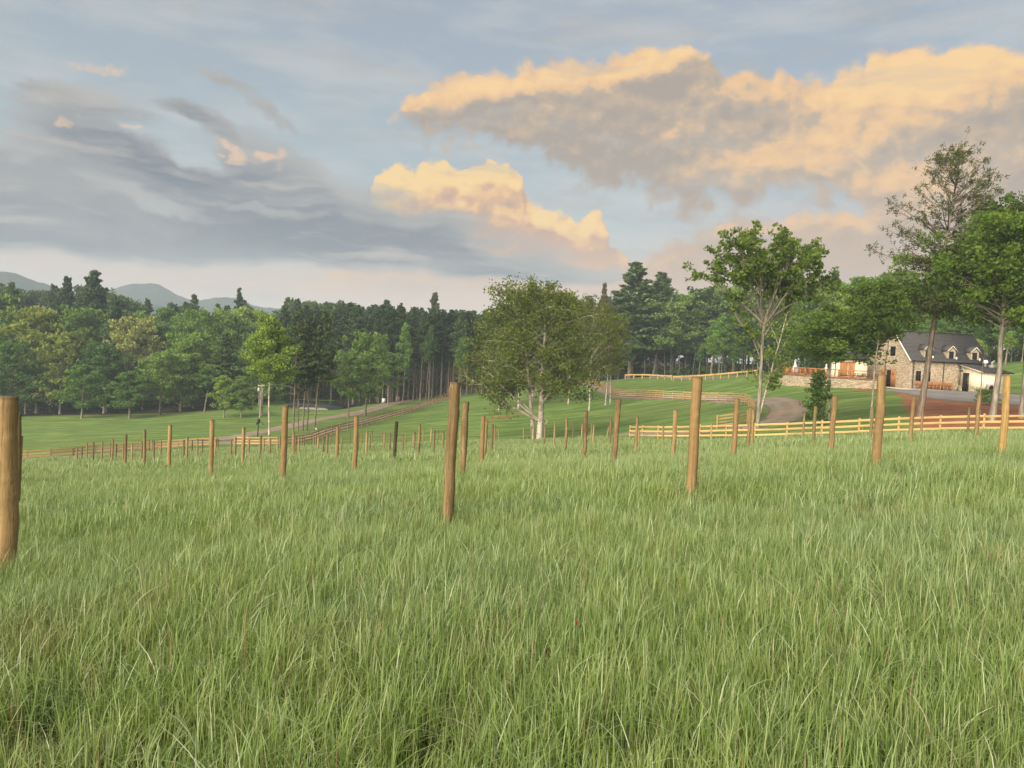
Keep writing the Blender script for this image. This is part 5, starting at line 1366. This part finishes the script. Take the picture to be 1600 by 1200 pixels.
# roadside pines
for px, by, D, tpx, tpy, sd_, ln, lab in ((458, 672, 118, 452, 480, 401, 0, 'thin bare trunked pine just right of the white birch'), (466, 668, 122, 455, 520, 402, -.03, 'second thin pine right of the white birch, leaning slightly left'), (473, 668, 121, 478, 486, 403, .02, 'third thin pine right of the white birch'), (480, 669, 122, 484, 500, 404, 0, 'fourth thin pine right of the white birch'), (491, 668, 120, 504, 478, 405, .05, 'leaning pine with pale trunk beside the white boulder')):
    hero('pine_tree', conifer(sd_, 20, base=.42, rad=.17, whorls=16, per_whorl=6, dens=16, leaf=.32, shape=.8, r0=.17, dead=8), px, by, D, tpx, tpy, 20, (.034, .052, .026), lab, lean=(0, ln))
# oak with open umbrella crown
def oak():
    g = np.random.default_rng(77); Hh = 20.; paths, radii, C, T = [], [], [], []
    tp = wiggle(g, (0, 0, -.4), (.25, 0, 11.2), 10, .006); paths.append(tp); radii.append(np.linspace(.23, .15, 10)); radii[0][0] = .32
    def cluster(q, s, n):
        cc = g.normal(0, 1, (n, 3)); cc /= np.linalg.norm(cc, axis=1)[:, None]; cc *= g.uniform(.2, 1, (n, 1)) ** .5
        C.append(q + cc * np.array([s, s, s * .7])); T.append(np.clip(g.normal(.45, .16) + cc[:, 2] * .15 + g.normal(0, .1, n), 0, 1))
    def limb(a, b, r, depth, droop=.05):
        p = wiggle(g, a, b, 7, .03, droop); paths.append(p); radii.append(np.linspace(r, r * .35, 7))
        L = np.linalg.norm(np.array(b) - np.array(a))
        if depth == 0:
            for f in (3, 4, 5, 6):
                cluster(p[f] + g.normal(0, .22, 3), g.uniform(.28, .48), 9)
            return
        for k in range(6 if depth == 2 else 5):
            f = (.3 + .7 * (k + g.uniform(0, .8)) / 6) * 6; j = int(min(f, 5)); o = p[j] + (p[j + 1] - p[j]) * (f - j)
            d = (np.array(b) - np.array(a)) / L + g.normal(0, .62, 3) + np.array([0, 0, .32]); d /= np.linalg.norm(d)
            limb(o, o + d * L * g.uniform(.34, .52), r * .42, depth - 1)
    top = tp[-1]
    for e, r in (((-5.2, .5, 15.2), .13), ((-3.2, -2.5, 17.6), .13), ((-.8, 1.5, 19.0), .15), ((1.8, -1.5, 18.6), .15), ((4.2, 1.0, 16.8), .14), ((5.0, -.5, 14.6), .12), ((.4, 3.6, 17.2), .12), ((.8, -3.6, 17.4), .12), ((3.2, 1.8, 18.0), .11), ((-3.0, 2.2, 17.8), .11), ((-2.0, -3.4, 16.4), .1), ((3.4, -2.8, 16.2), .1)):
        limb(top + g.normal(0, .12, 3), e, r, 2)
    limb(tp[7], (-3.8, .4, 13.0), .12, 1); limb(tp[8], (3.0, 1.4, 13.8), .11, 1); limb(tp[6], (-2.2, -1.0, 10.6), .09, 1)
    limb(tp[3], (1.6, -.3, 5.4), .07, 1); limb(tp[5], (-1.3, .6, 8.4), .06, 0); limb(tp[4], (2.4, .5, 7.2), .05, 0)
    C = np.concatenate(C); T = np.concatenate(T)
    return finish('tree', paths, radii, C, g.uniform(.7, 1.2, len(C)) * .27, T, M['bark_pale'], M['leaf'], 9, 7, flat=.2)
hero('oak_tree', oak(), 1183, 670, 68, 1190, 360, 20, (.070, .105, .026), 'tall open crowned oak with pale trunk in front of the gravel bend')
# pale leaning tree right behind the oak
def leaning():
    g = np.random.default_rng(12); paths, radii, C, T = [], [], [], []
    tp = wiggle(g, (0, 0, -.3), (3.4, .5, 15.5), 10, .01, .02); paths.append(tp); radii.append(np.linspace(.13, .04, 10))
    for k, (f, dx, dz) in enumerate(((4, 2.6, 3.6), (5, -1.0, 3.8), (3, 2.2, 1.6), (6, 2.0, 3.0), (7, .9, 2.4), (2, -1.2, 1.8), (8, -.8, 1.6), (4, -1.6, 1.0))):
        e = tp[f] + np.array([dx, g.normal(0, 1), dz]); p = wiggle(g, tp[f], e, 6, .03); paths.append(p); radii.append(np.linspace(.05, .015, 6))
        for j in (2, 3, 4, 5):
            n = 44; C.append(p[j] + g.normal(0, 1, (n, 3)) * np.array([.75, .75, .4])); T.append(np.clip(g.normal(.6, .15, n), 0, 1))
    C = np.concatenate(C)
    return finish('tree', paths, radii, C, g.uniform(.7, 1.2, len(C)) * .26, np.concatenate(T), M['bark_birch'], M['leaf'], 13, 6, flat=.5)
hero('leaning_tree', leaning(), 1187, 640, 84, 1235, 440, 16, (.10, .14, .032), 'thin pale stemmed leaning tree with sparse light leaves right behind the oak')
# sapling clump and maple
hero('leafy_sapling', broadleaf(311, 20, prof='narrow', rad=.20, base=.02, r0=.13, nb=30, clus=6, per=16, leaf=.5, spread=.06, bark=M['bark_pale'], flat=.3, gaps=.12), 1275, 672, 63, 1277, 560, 20, (.050, .082, .022), 'dense low leafy sapling clump growing behind the near rail fence', wid=2.6, W0=8.0)
hero('slender_tree', broadleaf(312, 20, prof='dome', rad=.26, base=.50, r0=.13, nb=40, clus=8, per=34, leaf=.26, spread=.05, bark=M['bark_pale'], flat=.3, gaps=.1), 1284, 672, 64, 1270, 470, 20, (.052, .088, .024), 'thin trunked tree whose crown hangs over the leafy sapling clump', wid=7.6, W0=10.4)
hero('slender_tree', SL[1], 1295, 668, 66, 1290, 452, 20, (.055, .09, .026), 'thin pale stem rising right beside the leafy sapling clump', wid=3.6, W0=6.0)
hero('maple_tree', broadleaf(321, 20, prof='dome', rad=.24, base=.54, r0=.17, nb=46, clus=9, per=40, leaf=.23, spread=.045, bark=M['bark_pale'], up=.45, flat=.3), 1360, 668, 60, 1366, 424, 20, (.055, .090, .024), 'rounded dark green maple in front of the cream wing')

# white pine: open upswept top, dense lower boughs reaching right
def white_pine():
    g = np.random.default_rng(21); Hh = 23.; paths, radii, C, T = [], [], [], []
    tp = wiggle(g, (0, 0, -.5), (.9, 0, Hh), 14, .004); paths.append(tp); radii.append(np.linspace(.29, .03, 14))
    def tuft(q, s, n, t0=.45):
        C.append(q + g.normal(0, 1, (n, 3)) * s); T.append(np.clip(g.normal(t0, .16, n), 0, 1))
    for w in range(14):
        t = w / 13; z = 12.6 + (Hh - 12.8) * t
        L = 5.3 * (1 - t) ** .78 * (1 if t > .06 else .9) + .25
        for i in range(10):
            ang = g.uniform(0, 2 * math.pi); l = L * g.uniform(.6, 1.15)
            if math.cos(ang) < 0: l *= 1.05
            o = np.array([np.interp(z, tp[:, 2], tp[:, 0]), np.interp(z, tp[:, 2], tp[:, 1]), z + g.normal(0, .10)])
            e = o + np.array([math.cos(ang) * l, math.sin(ang) * l, l * (.16 + .75 * t) + .1])
            p = wiggle(g, o, e, 7, .014, -.07); paths.append(p); radii.append(np.linspace(.06 * (1 - t) + .024, .014, 7))
            for k in range(int(2 + l * 1.5)):
                f = 6 * g.uniform(.35, 1) ** .7; j = int(min(f, 5)); q = p[j] + (p[j + 1] - p[j]) * (f - j)
                d = np.array([math.cos(ang), math.sin(ang), .5]) + g.normal(0, .6, 3); q2 = q + d * g.uniform(.3, .8)
                paths.append(np.array([q, (q + q2) / 2 + [0, 0, -.03], q2])); radii.append(np.array([.012, .009, .006]))
                tuft(q2, .12, 10, .35 + .2 * t)
            tuft(e, .14, 12, .4)
    for w in range(26):                                     # lower dense boughs, heavier to the right
        z = g.uniform(9.4, 14.2); ang = g.uniform(0, 2 * math.pi)
        if g.uniform() < .5: ang = g.normal(0, .7)
        l = g.uniform(2.2, 4.2) + (2.4 if math.cos(ang) > .4 else 0)
        o = np.array([np.interp(z, tp[:, 2], tp[:, 0]), 0, z]); e = o + np.array([math.cos(ang) * l, math.sin(ang) * l, l * .05])
        p = wiggle(g, o, e, 7, .02, .04); paths.append(p); radii.append(np.linspace(.06, .012, 7))
        for k in range(12):
            f = 6 * g.uniform(.25, 1); j = int(min(f, 5)); q = p[j] + (p[j + 1] - p[j]) * (f - j)
            tuft(q + g.normal(0, 1, 3) * [.55, .55, .22], np.array([.38, .38, .2]), 48, .4)
    for z in (4.2, 5.1, 5.9, 6.6, 7.3, 7.9):
        ang = g.uniform(0, 6.28); e = np.array([math.cos(ang) * 1.8, math.sin(ang) * 1.8, z + .5]); paths.append(wiggle(g, (0.1, 0, z), e, 5, .03)); radii.append(np.linspace(.03, .008, 5))
    C = np.concatenate(C)
    return finish('tree', paths, radii, C, g.uniform(.7, 1.3, len(C)) * .075, np.concatenate(T), M['bark_pine'], M['needle'], 22, 6, flat=.1, elong=4.2)
hero('white_pine', white_pine(), 1435, 672, 60, 1478, 240, 23, (.048, .058, .028), 'tallest pine with an open feathery top in front of the stone house', lean=(0, .032))
# right hand trees
hero('oak_tree', broadleaf(341, 20, prof='round', rad=.36, base=.42, r0=.30, nb=70, clus=10, per=40, leaf=.23, spread=.042, bark=M['bark_pale'], up=.08, flat=.3, gaps=.15), 1549, 672, 56, 1592, 300, 20, (.044, .076, .02), 'large dark green tree with thick pale trunk near the right edge')
hero('oak_tree', broadleaf(342, 20, prof='dome', rad=.34, base=.46, r0=.20, nb=44, clus=9, per=38, leaf=.24, spread=.045, bark=M['bark_pale'], up=.35), 1594, 672, 58, 1640, 285, 20, (.044, .075, .02), 'dark green tree with thin pale trunk cut by the right edge')
THIN = broadleaf(313, 20, prof='narrow', rad=.16, base=.68, r0=.10, nb=18, clus=5, per=20, leaf=.26, spread=.05, bark=M['bark_pale'], flat=.3)
hero('slender_tree', THIN, 1378, 660, 66, 1392, 430, 20, (.05, .085, .025), 'thin dark stem rising behind the large knotty post', wid=4.0, W0=6.4)
hero('slender_tree', THIN, 1529, 672, 60, 1545, 440, 20, (.06, .10, .028), 'thin grey stemmed tree between the white pine and the thick pale trunk', wid=3.6, W0=6.4)
hero('small_shrub', BU[0], 1541, 640, 74, 1541, 606, 20, (.11, .17, .04), 'small bright green bush at the corner of the lean-to', wid=2.2, W0=20.)
# river birch group on the lawn
def river_birch():
    g = np.random.default_rng(31); paths, radii, C, T = [], [], [], []
    tp = wiggle(g, (0, 0, -.4), (.3, 0, 17.2), 12, .006); paths.append(tp); radii.append(np.linspace(.40, .05, 12))
    tq = wiggle(g, (-.55, .2, -.4), (-2.4, 1.2, 16.0), 12, .01); paths.append(tq); radii.append(np.linspace(.26, .04, 12))
    def twig(p, j, L, dirv_, droop, n, s, t0):
        d = np.array(dirv_, float) + g.normal(0, .35, 3); d /= np.linalg.norm(d)
        q = wiggle(g, p[j], p[j] + d * L, 5, .05, droop); paths.append(q); radii.append(np.linspace(.03, .008, 5))
        for k in (2, 3, 4): C.append(q[k] + g.normal(0, 1, (n, 3)) * np.array([s, s, s * .9])); T.append(np.clip(g.normal(t0, .15, n), 0, 1))
    for stem, off in ((tp, 0), (tq, .7)):
        for i in range(44):
            t = i / 43; z = 5.0 + t * 11.5; k = int(np.clip(np.interp(z, stem[:, 2], np.arange(12)), 0, 11)); o = stem[k].copy(); o[2] = z
            ang = i * 2.4 + off; l = 5.3 * math.sqrt(max(.04, 1 - ((t - .30) / .76) ** 2)) * g.uniform(.55, 1.15) * (1 + .28 * math.sin(ang * 2 + z * .8))
            e = o + np.array([math.cos(ang) * l, math.sin(ang) * l, l * .42 * (.4 + t)])
            p = wiggle(g, o, e, 8, .025, .10); paths.append(p); radii.append(np.linspace(.08 * (1 - t * .6), .014, 8))
            for j in (3, 4, 5, 6, 7, 7):
                twig(p, j, g.uniform(.7, 1.6), (math.cos(ang), math.sin(ang), .1), -.05, 15, .40, .45 + .15 * (t > .7))
    for e in ((-7.6, -1.5, 8.6), (-8.4, .5, 7.2), (-6.6, -2.4, 6.4), (-7.0, 1.8, 9.6)):           # long low limbs sweeping left
        p = wiggle(g, (0, 0, 2.4), e, 10, .012, -.02); paths.append(p); radii.append(np.linspace(.13, .02, 10))
        for j in range(4, 10):
            for _ in range(3): twig(p, j, g.uniform(.9, 2.0), (-.7, 0, .5), .03, 10, .38, .55)
    for e in ((4.6, .4, 8.0), (5.6, -.6, 7.0)):
        p = wiggle(g, (.1, 0, 4.6), e, 8, .02, .22); paths.append(p); radii.append(np.linspace(.09, .02, 8))
        for j in range(4, 8):
            for _ in range(2): twig(p, j, g.uniform(.6, 1.4), (.5, 0, .3), .03, 12, .36, .45)
    th_ = np.linspace(0, 5.2, 10); paths.append(np.stack([.35 + .45 * np.sin(th_), 0 * th_ - .35, 2.5 + .32 * np.cos(th_)], -1)); radii.append(np.linspace(.09, .05, 10))
    C = np.concatenate(C)
    return finish('tree', paths, radii, C, g.uniform(.7, 1.3, len(C)) * .20, np.concatenate(T), M['bark_birch'], M['leaf'], 32, 7, flat=.1)
hero('river_birch', river_birch(), 842, 694, 86, 826, 437, 17.6, (.072, .092, .026), 'big spreading birch with white twin trunk and low limbs sweeping left')
BI = [broadleaf(351 + i, 20, prof='dome', rad=.26, base=.26, r0=.20, nb=36, clus=7, per=26, leaf=.24, spread=.045, bark=M['bark_birch'], up=.5, flat=.1) for i in range(2)]
BCOL = (.064, .088, .025)
for k, (px, by, D, tpx, tpy, wid, lab) in enumerate(((920, 648, 118, 912, 446, 7.0, 'white trunked birch right of the big spreading birch'), (945.5, 639, 122, 948, 482, 6.5, 'left stem of the twin white birches right of the birch group'), (953, 639, 122.5, 976, 474, 7.0, 'right leaning stem of the twin white birches'),
    (888, 636, 130, 880, 468, 7.5, 'grey trunked birch behind the big spreading birch'), (810, 636, 128, 806, 456, 9, 'white trunked birch just left behind the big spreading birch'), (780, 634, 132, 778, 500, 7.5, 'thin greenish stemmed tree at the left of the birch group'), (831, 629, 140, 835, 470, 9, 'thin stem seen through the low limbs of the big birch'))):
    hero('birch_tree', BI[k % 2], px, by, D, tpx, tpy, 20, tuple(c * random.uniform(.9, 1.2) for c in BCOL), lab, wid=wid, W0=10.4, rz=k * 1.3, lean=(0, .05 if k == 2 else 0))
hero('oak_tree', BL[2], 886, 600, 225, 893, 443, 20, (.05, .08, .03), 'open topped oak rising behind the birch group', wid=15, W0=12)

# ============================================================ long grass of the field
def grass_material(name):
    m = bpy.data.materials.new(name); m.use_nodes = True; nt = m.node_tree; nt.nodes.clear(); N = NT(nt)
    t = N.attr('t'); r = N.attr('rnd'); p = N.pos()
    patch = N.noise(p, .35, 3, .6); patch2 = N.noise(p, 1.9, 4, .65); rnd = N.obj('Random')
    g1 = N.mix(patch.ramp(.42, .66), (.130, .225, .036, 1), (.105, .200, .070, 1))
    g1 = N.mix(patch2.ramp(.45, .7, 0, .6), g1, (.225, .285, .038, 1))
    g1 = N.mix(r.ramp(.0, 1, 0, .55, 'LINEAR'), g1, (.225, .320, .085, 1))
    g1 = N.mix(r.ramp(.90, .92, 0, .85), g1, (.46, .52, .36, 1))             # pale waxy blades
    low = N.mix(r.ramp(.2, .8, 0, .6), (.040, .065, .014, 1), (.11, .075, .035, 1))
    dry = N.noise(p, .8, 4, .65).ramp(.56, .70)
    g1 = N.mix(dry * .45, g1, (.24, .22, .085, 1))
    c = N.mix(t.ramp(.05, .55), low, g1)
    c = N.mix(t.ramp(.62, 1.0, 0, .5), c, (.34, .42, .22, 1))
    c = N.mix(r.ramp(.965, .97), c, (.30, .22, .12, 1))                   # dry straw
    d = N.node('ShaderNodeBsdfDiffuse'); tr = N.node('ShaderNodeBsdfTranslucent'); mx = N.node('ShaderNodeMixShader'); gl = N.node('ShaderNodeBsdfGlossy'); m2 = N.node('ShaderNodeMixShader')
    N.put(d, 0, c); N.put(tr, 0, N.mix(1.0, c, (1.15, 1.2, .6, 1), 'MULTIPLY')); mx.inputs[0].default_value = .28
    gl.inputs['Roughness'].default_value = .5; N.put(gl, 0, (.85, .9, .9, 1)); m2.inputs[0].default_value = .05
    nt.links.new(d.outputs[0], mx.inputs[1]); nt.links.new(tr.outputs[0], mx.inputs[2]); nt.links.new(mx.outputs[0], m2.inputs[1]); nt.links.new(gl.outputs[0], m2.inputs[2])
    o = N.node('ShaderNodeOutputMaterial'); nt.links.new(m2.outputs[0], o.inputs[0])
    return m
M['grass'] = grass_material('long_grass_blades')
def clump(seed, n, R, h, w, seg, bendm=.5):
    g = np.random.default_rng(seed)
    x = g.uniform(-R, R, n); y = g.uniform(-R, R, n); hh = h * g.uniform(.55, 1.15, n); hh[g.uniform(size=n) < .12] *= .5
    yaw = g.uniform(0, 2 * math.pi, n); bend = g.gamma(2.0, .24, n) * bendm; hook = g.uniform(size=n) < .28; bend[hook] += g.uniform(.7, 1.4, hook.sum())
    hh[hook] *= 1.12
    rv = g.uniform(0, 1, n); stalk = g.uniform(size=n) < .025; hh[stalk] *= 1.35; bend[stalk] *= .4
    broad = g.uniform(size=n) < .07; hh[broad] *= .75
    tilt = g.normal(0, .22, n); face = yaw + g.normal(0, .7, n)
    V = []; tt = []
    for k in range(seg + 1):
        f = k / seg
        out = hh * (tilt * f + bend * f ** 2.6 * .55); up_ = hh * (f - np.clip(bend, 0, 2) * .28 * f ** 3.2)
        cx, cyy = x + out * np.cos(yaw), y + out * np.sin(yaw)
        ww = w * g.uniform(.7, 1.25, n) * np.where(broad, 2.0, 1.0) if k == 0 else ww
        wd = ww * (1.0 - f ** 2.2 * .92) * (.75 + .5 * math.sin(f * 2.4))
        px_, py_ = -np.sin(face) * wd / 2, np.cos(face) * wd / 2
        V.append(np.stack([np.stack([cx - px_, cyy - py_, up_], -1), np.stack([cx + px_, cyy + py_, up_], -1)], 1)); tt.append(np.full((n, 2), f))
    V = np.stack(V, 1); tt = np.stack(tt, 1)                    # n, seg+1, 2, 3
    b = np.arange(n)[:, None] * (seg + 1) * 2 + np.arange(seg)[None] * 2
    q = np.stack([b, b + 1, b + 3, b + 2], -1).reshape(-1, 4)
    rr = np.repeat(np.where(stalk, .91, rv), (seg + 1) * 2)
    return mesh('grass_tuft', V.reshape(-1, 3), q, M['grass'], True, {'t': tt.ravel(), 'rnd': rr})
gcol = bpy.data.collections.new('grass_tufts')
def scatter(name, label, pts, clumps, sname):
    """one uncountable growth: points carry rotation, scale and kind, geometry nodes set a tuft on each"""
    coll = bpy.data.collections.new(sname)
    for k, c in enumerate(clumps):
        o = bpy.data.objects.new('%s_%02d' % (sname, k), c); coll.objects.link(o)
    n = len(pts['x'])
    me_ = bpy.data.meshes.new(name); me_.vertices.add(n)
    me_.vertices.foreach_set('co', np.stack([pts['x'], pts['y'], pts['z']], -1).astype(np.float32).ravel())
    for k in ('rz', 'sc', 'tx', 'ty'):
        a = me_.attributes.new(k, 'FLOAT', 'POINT'); a.data.foreach_set('value', pts[k].astype(np.float32))
    a = me_.attributes.new('kind_index', 'INT', 'POINT'); a.data.foreach_set('value', pts['k'].astype(np.int32))
    ob = link(name, me_); tag(ob, label, None, None, 'stuff')
    nt = bpy.data.node_groups.new(name, 'GeometryNodeTree'); nt.interface.new_socket('Geometry', in_out='INPUT', socket_type='NodeSocketGeometry'); nt.interface.new_socket('Geometry', in_out='OUTPUT', socket_type='NodeSocketGeometry')
    gi, go = nt.nodes.new('NodeGroupInput'), nt.nodes.new('NodeGroupOutput')
    ci = nt.nodes.new('GeometryNodeCollectionInfo'); ci.inputs['Collection'].default_value = coll; ci.inputs['Separate Children'].default_value = True; ci.inputs['Reset Children'].default_value = True
    ip = nt.nodes.new('GeometryNodeInstanceOnPoints'); ip.inputs['Pick Instance'].default_value = True
    def na(nm, ty='FLOAT'):
        x_ = nt.nodes.new('GeometryNodeInputNamedAttribute'); x_.data_type = ty; x_.inputs['Name'].default_value = nm; return x_.outputs['Attribute']
    cx = nt.nodes.new('ShaderNodeCombineXYZ'); nt.links.new(na('tx'), cx.inputs[0]); nt.links.new(na('ty'), cx.inputs[1]); nt.links.new(na('rz'), cx.inputs[2])
    er = nt.nodes.new('FunctionNodeEulerToRotation'); nt.links.new(cx.outputs[0], er.inputs[0])
    mt = nt.nodes.new('GeometryNodeMeshToPoints')
    nt.links.new(gi.outputs[0], mt.inputs[0]); nt.links.new(mt.outputs[0], ip.inputs['Points']); nt.links.new(ci.outputs[0], ip.inputs['Instance']); nt.links.new(na('kind_index', 'INT'), ip.inputs['Instance Index'])
    nt.links.new(er.outputs[0], ip.inputs['Rotation']); nt.links.new(na('sc'), ip.inputs['Scale']); nt.links.new(ip.outputs[0], go.inputs[0])
    md = ob.modifiers.new('tufts', 'NODES'); md.node_group = nt
    return ob
g = np.random.default_rng(99)
_k = g.uniform(-1, 1, (9, 2)); 
def patchy(x, y, sc):
    s = 0
    for i, (a, b_) in enumerate(_k): s = s + np.sin((x * a + y * b_) * sc * (1 + i * .35) + i * 1.7)
    return s / 4.0
def ring_points(d0, d1, step, margin):
    xs_ = np.arange(-d1 * .86 - margin, d1 * .86 + margin, step); ys_ = np.arange(d0, d1, step)
    X_, Y_ = np.meshgrid(xs_, ys_); X_ = X_.ravel() + g.uniform(-.5, .5, X_.size) * step; Y_ = Y_.ravel() + g.uniform(-.5, .5, Y_.size) * step
    ok = (np.abs(X_) < Y_ * .80 + margin) & (Y_ >= d0) & (Y_ < d1) & (inside_dist(X_, Y_, FIELD) > .25)
    X_, Y_ = X_[ok], Y_[ok]
    pn = patchy(X_, Y_, 2.2) + .5 * patchy(X_ + 40, Y_, 5.0)
    thin = (pn + g.normal(0, .35, len(X_))) < -1.15
    # taller, darker tufts gather at the foot of the posts
    sc = g.uniform(.82, 1.15, len(X_)) * (1 + .10 * patchy(X_, Y_, .9) + .12 * patchy(X_ + 9, Y_ - 5, 7.0) + .08 * np.clip(pn, -1, 1)); sc = np.where(thin, sc * .62, sc)
    for vx, vy, vd in VINE[:34]:
        dd = np.hypot(X_ - vx, Y_ - vy); sc *= 1 + .28 * np.exp(-(dd / .45) ** 2)
    return dict(x=X_, y=Y_, z=H(X_, Y_) - .02, rz=g.uniform(0, 6.28, len(X_)), sc=sc, tx=g.normal(0, .05, len(X_)), ty=g.normal(.02, .05, len(X_)))
NEARG = [clump(500 + i, 120, .16, .33, .0054, 6) for i in range(7)]
MIDG = [clump(520 + i, 220, .34, .34, .0080, 4) for i in range(6)]
FARG = [clump(540 + i, 260, .8, .38, .018, 3) for i in range(5)]
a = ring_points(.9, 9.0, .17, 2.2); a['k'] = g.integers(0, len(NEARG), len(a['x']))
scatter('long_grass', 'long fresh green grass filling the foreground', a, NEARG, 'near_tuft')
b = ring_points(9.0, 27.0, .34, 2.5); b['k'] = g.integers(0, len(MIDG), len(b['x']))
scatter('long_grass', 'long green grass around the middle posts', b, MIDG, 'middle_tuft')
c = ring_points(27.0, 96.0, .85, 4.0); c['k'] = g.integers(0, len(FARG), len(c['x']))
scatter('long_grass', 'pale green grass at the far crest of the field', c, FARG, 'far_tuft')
# a few red clover heads
M['clover'] = plain('crimson_clover', (.16, .012, .02), .8, .1, .3, 60)
for px, py, D, lab in ((898, 972, 4.2, 'single red clover head in the grass below the centre'),):
    q_ = P(px, py, D); g0 = h1(q_.x, q_.y)
    r = empty('clover', (q_.x, q_.y, g0), 0, lab, 'flower')
    MB().tube([(0, 0, 0), (.01, 0, max(.2, q_.z - g0 - .015))], [.0025, .002], 5).build('stem', M['grass'], r)
    MB().lathe((.01, 0, max(.2, q_.z - g0 - .015)), [(.002, 0), (.006, .004), (.007, .012), (.005, .020), (.001, .025)], 8).build('flower_head', M['clover'], r)
print('grass', len(a['x']), len(b['x']), len(c['x']))

# ============================================================ air
hz = bpy.data.materials.new('evening_haze'); hz.use_nodes = True; nt = hz.node_tree; nt.nodes.clear()
pv = nt.nodes.new('ShaderNodeVolumePrincipled'); pv.inputs['Color'].default_value = (.66, .82, 1.0, 1); pv.inputs['Density'].default_value = .00042
oo = nt.nodes.new('ShaderNodeOutputMaterial'); nt.links.new(pv.outputs[0], oo.inputs['Volume'])
o = MB().box(-4200, 4200, -1300, 5200, -60, 130).build('haze', hz); tag(o, kind='stuff')
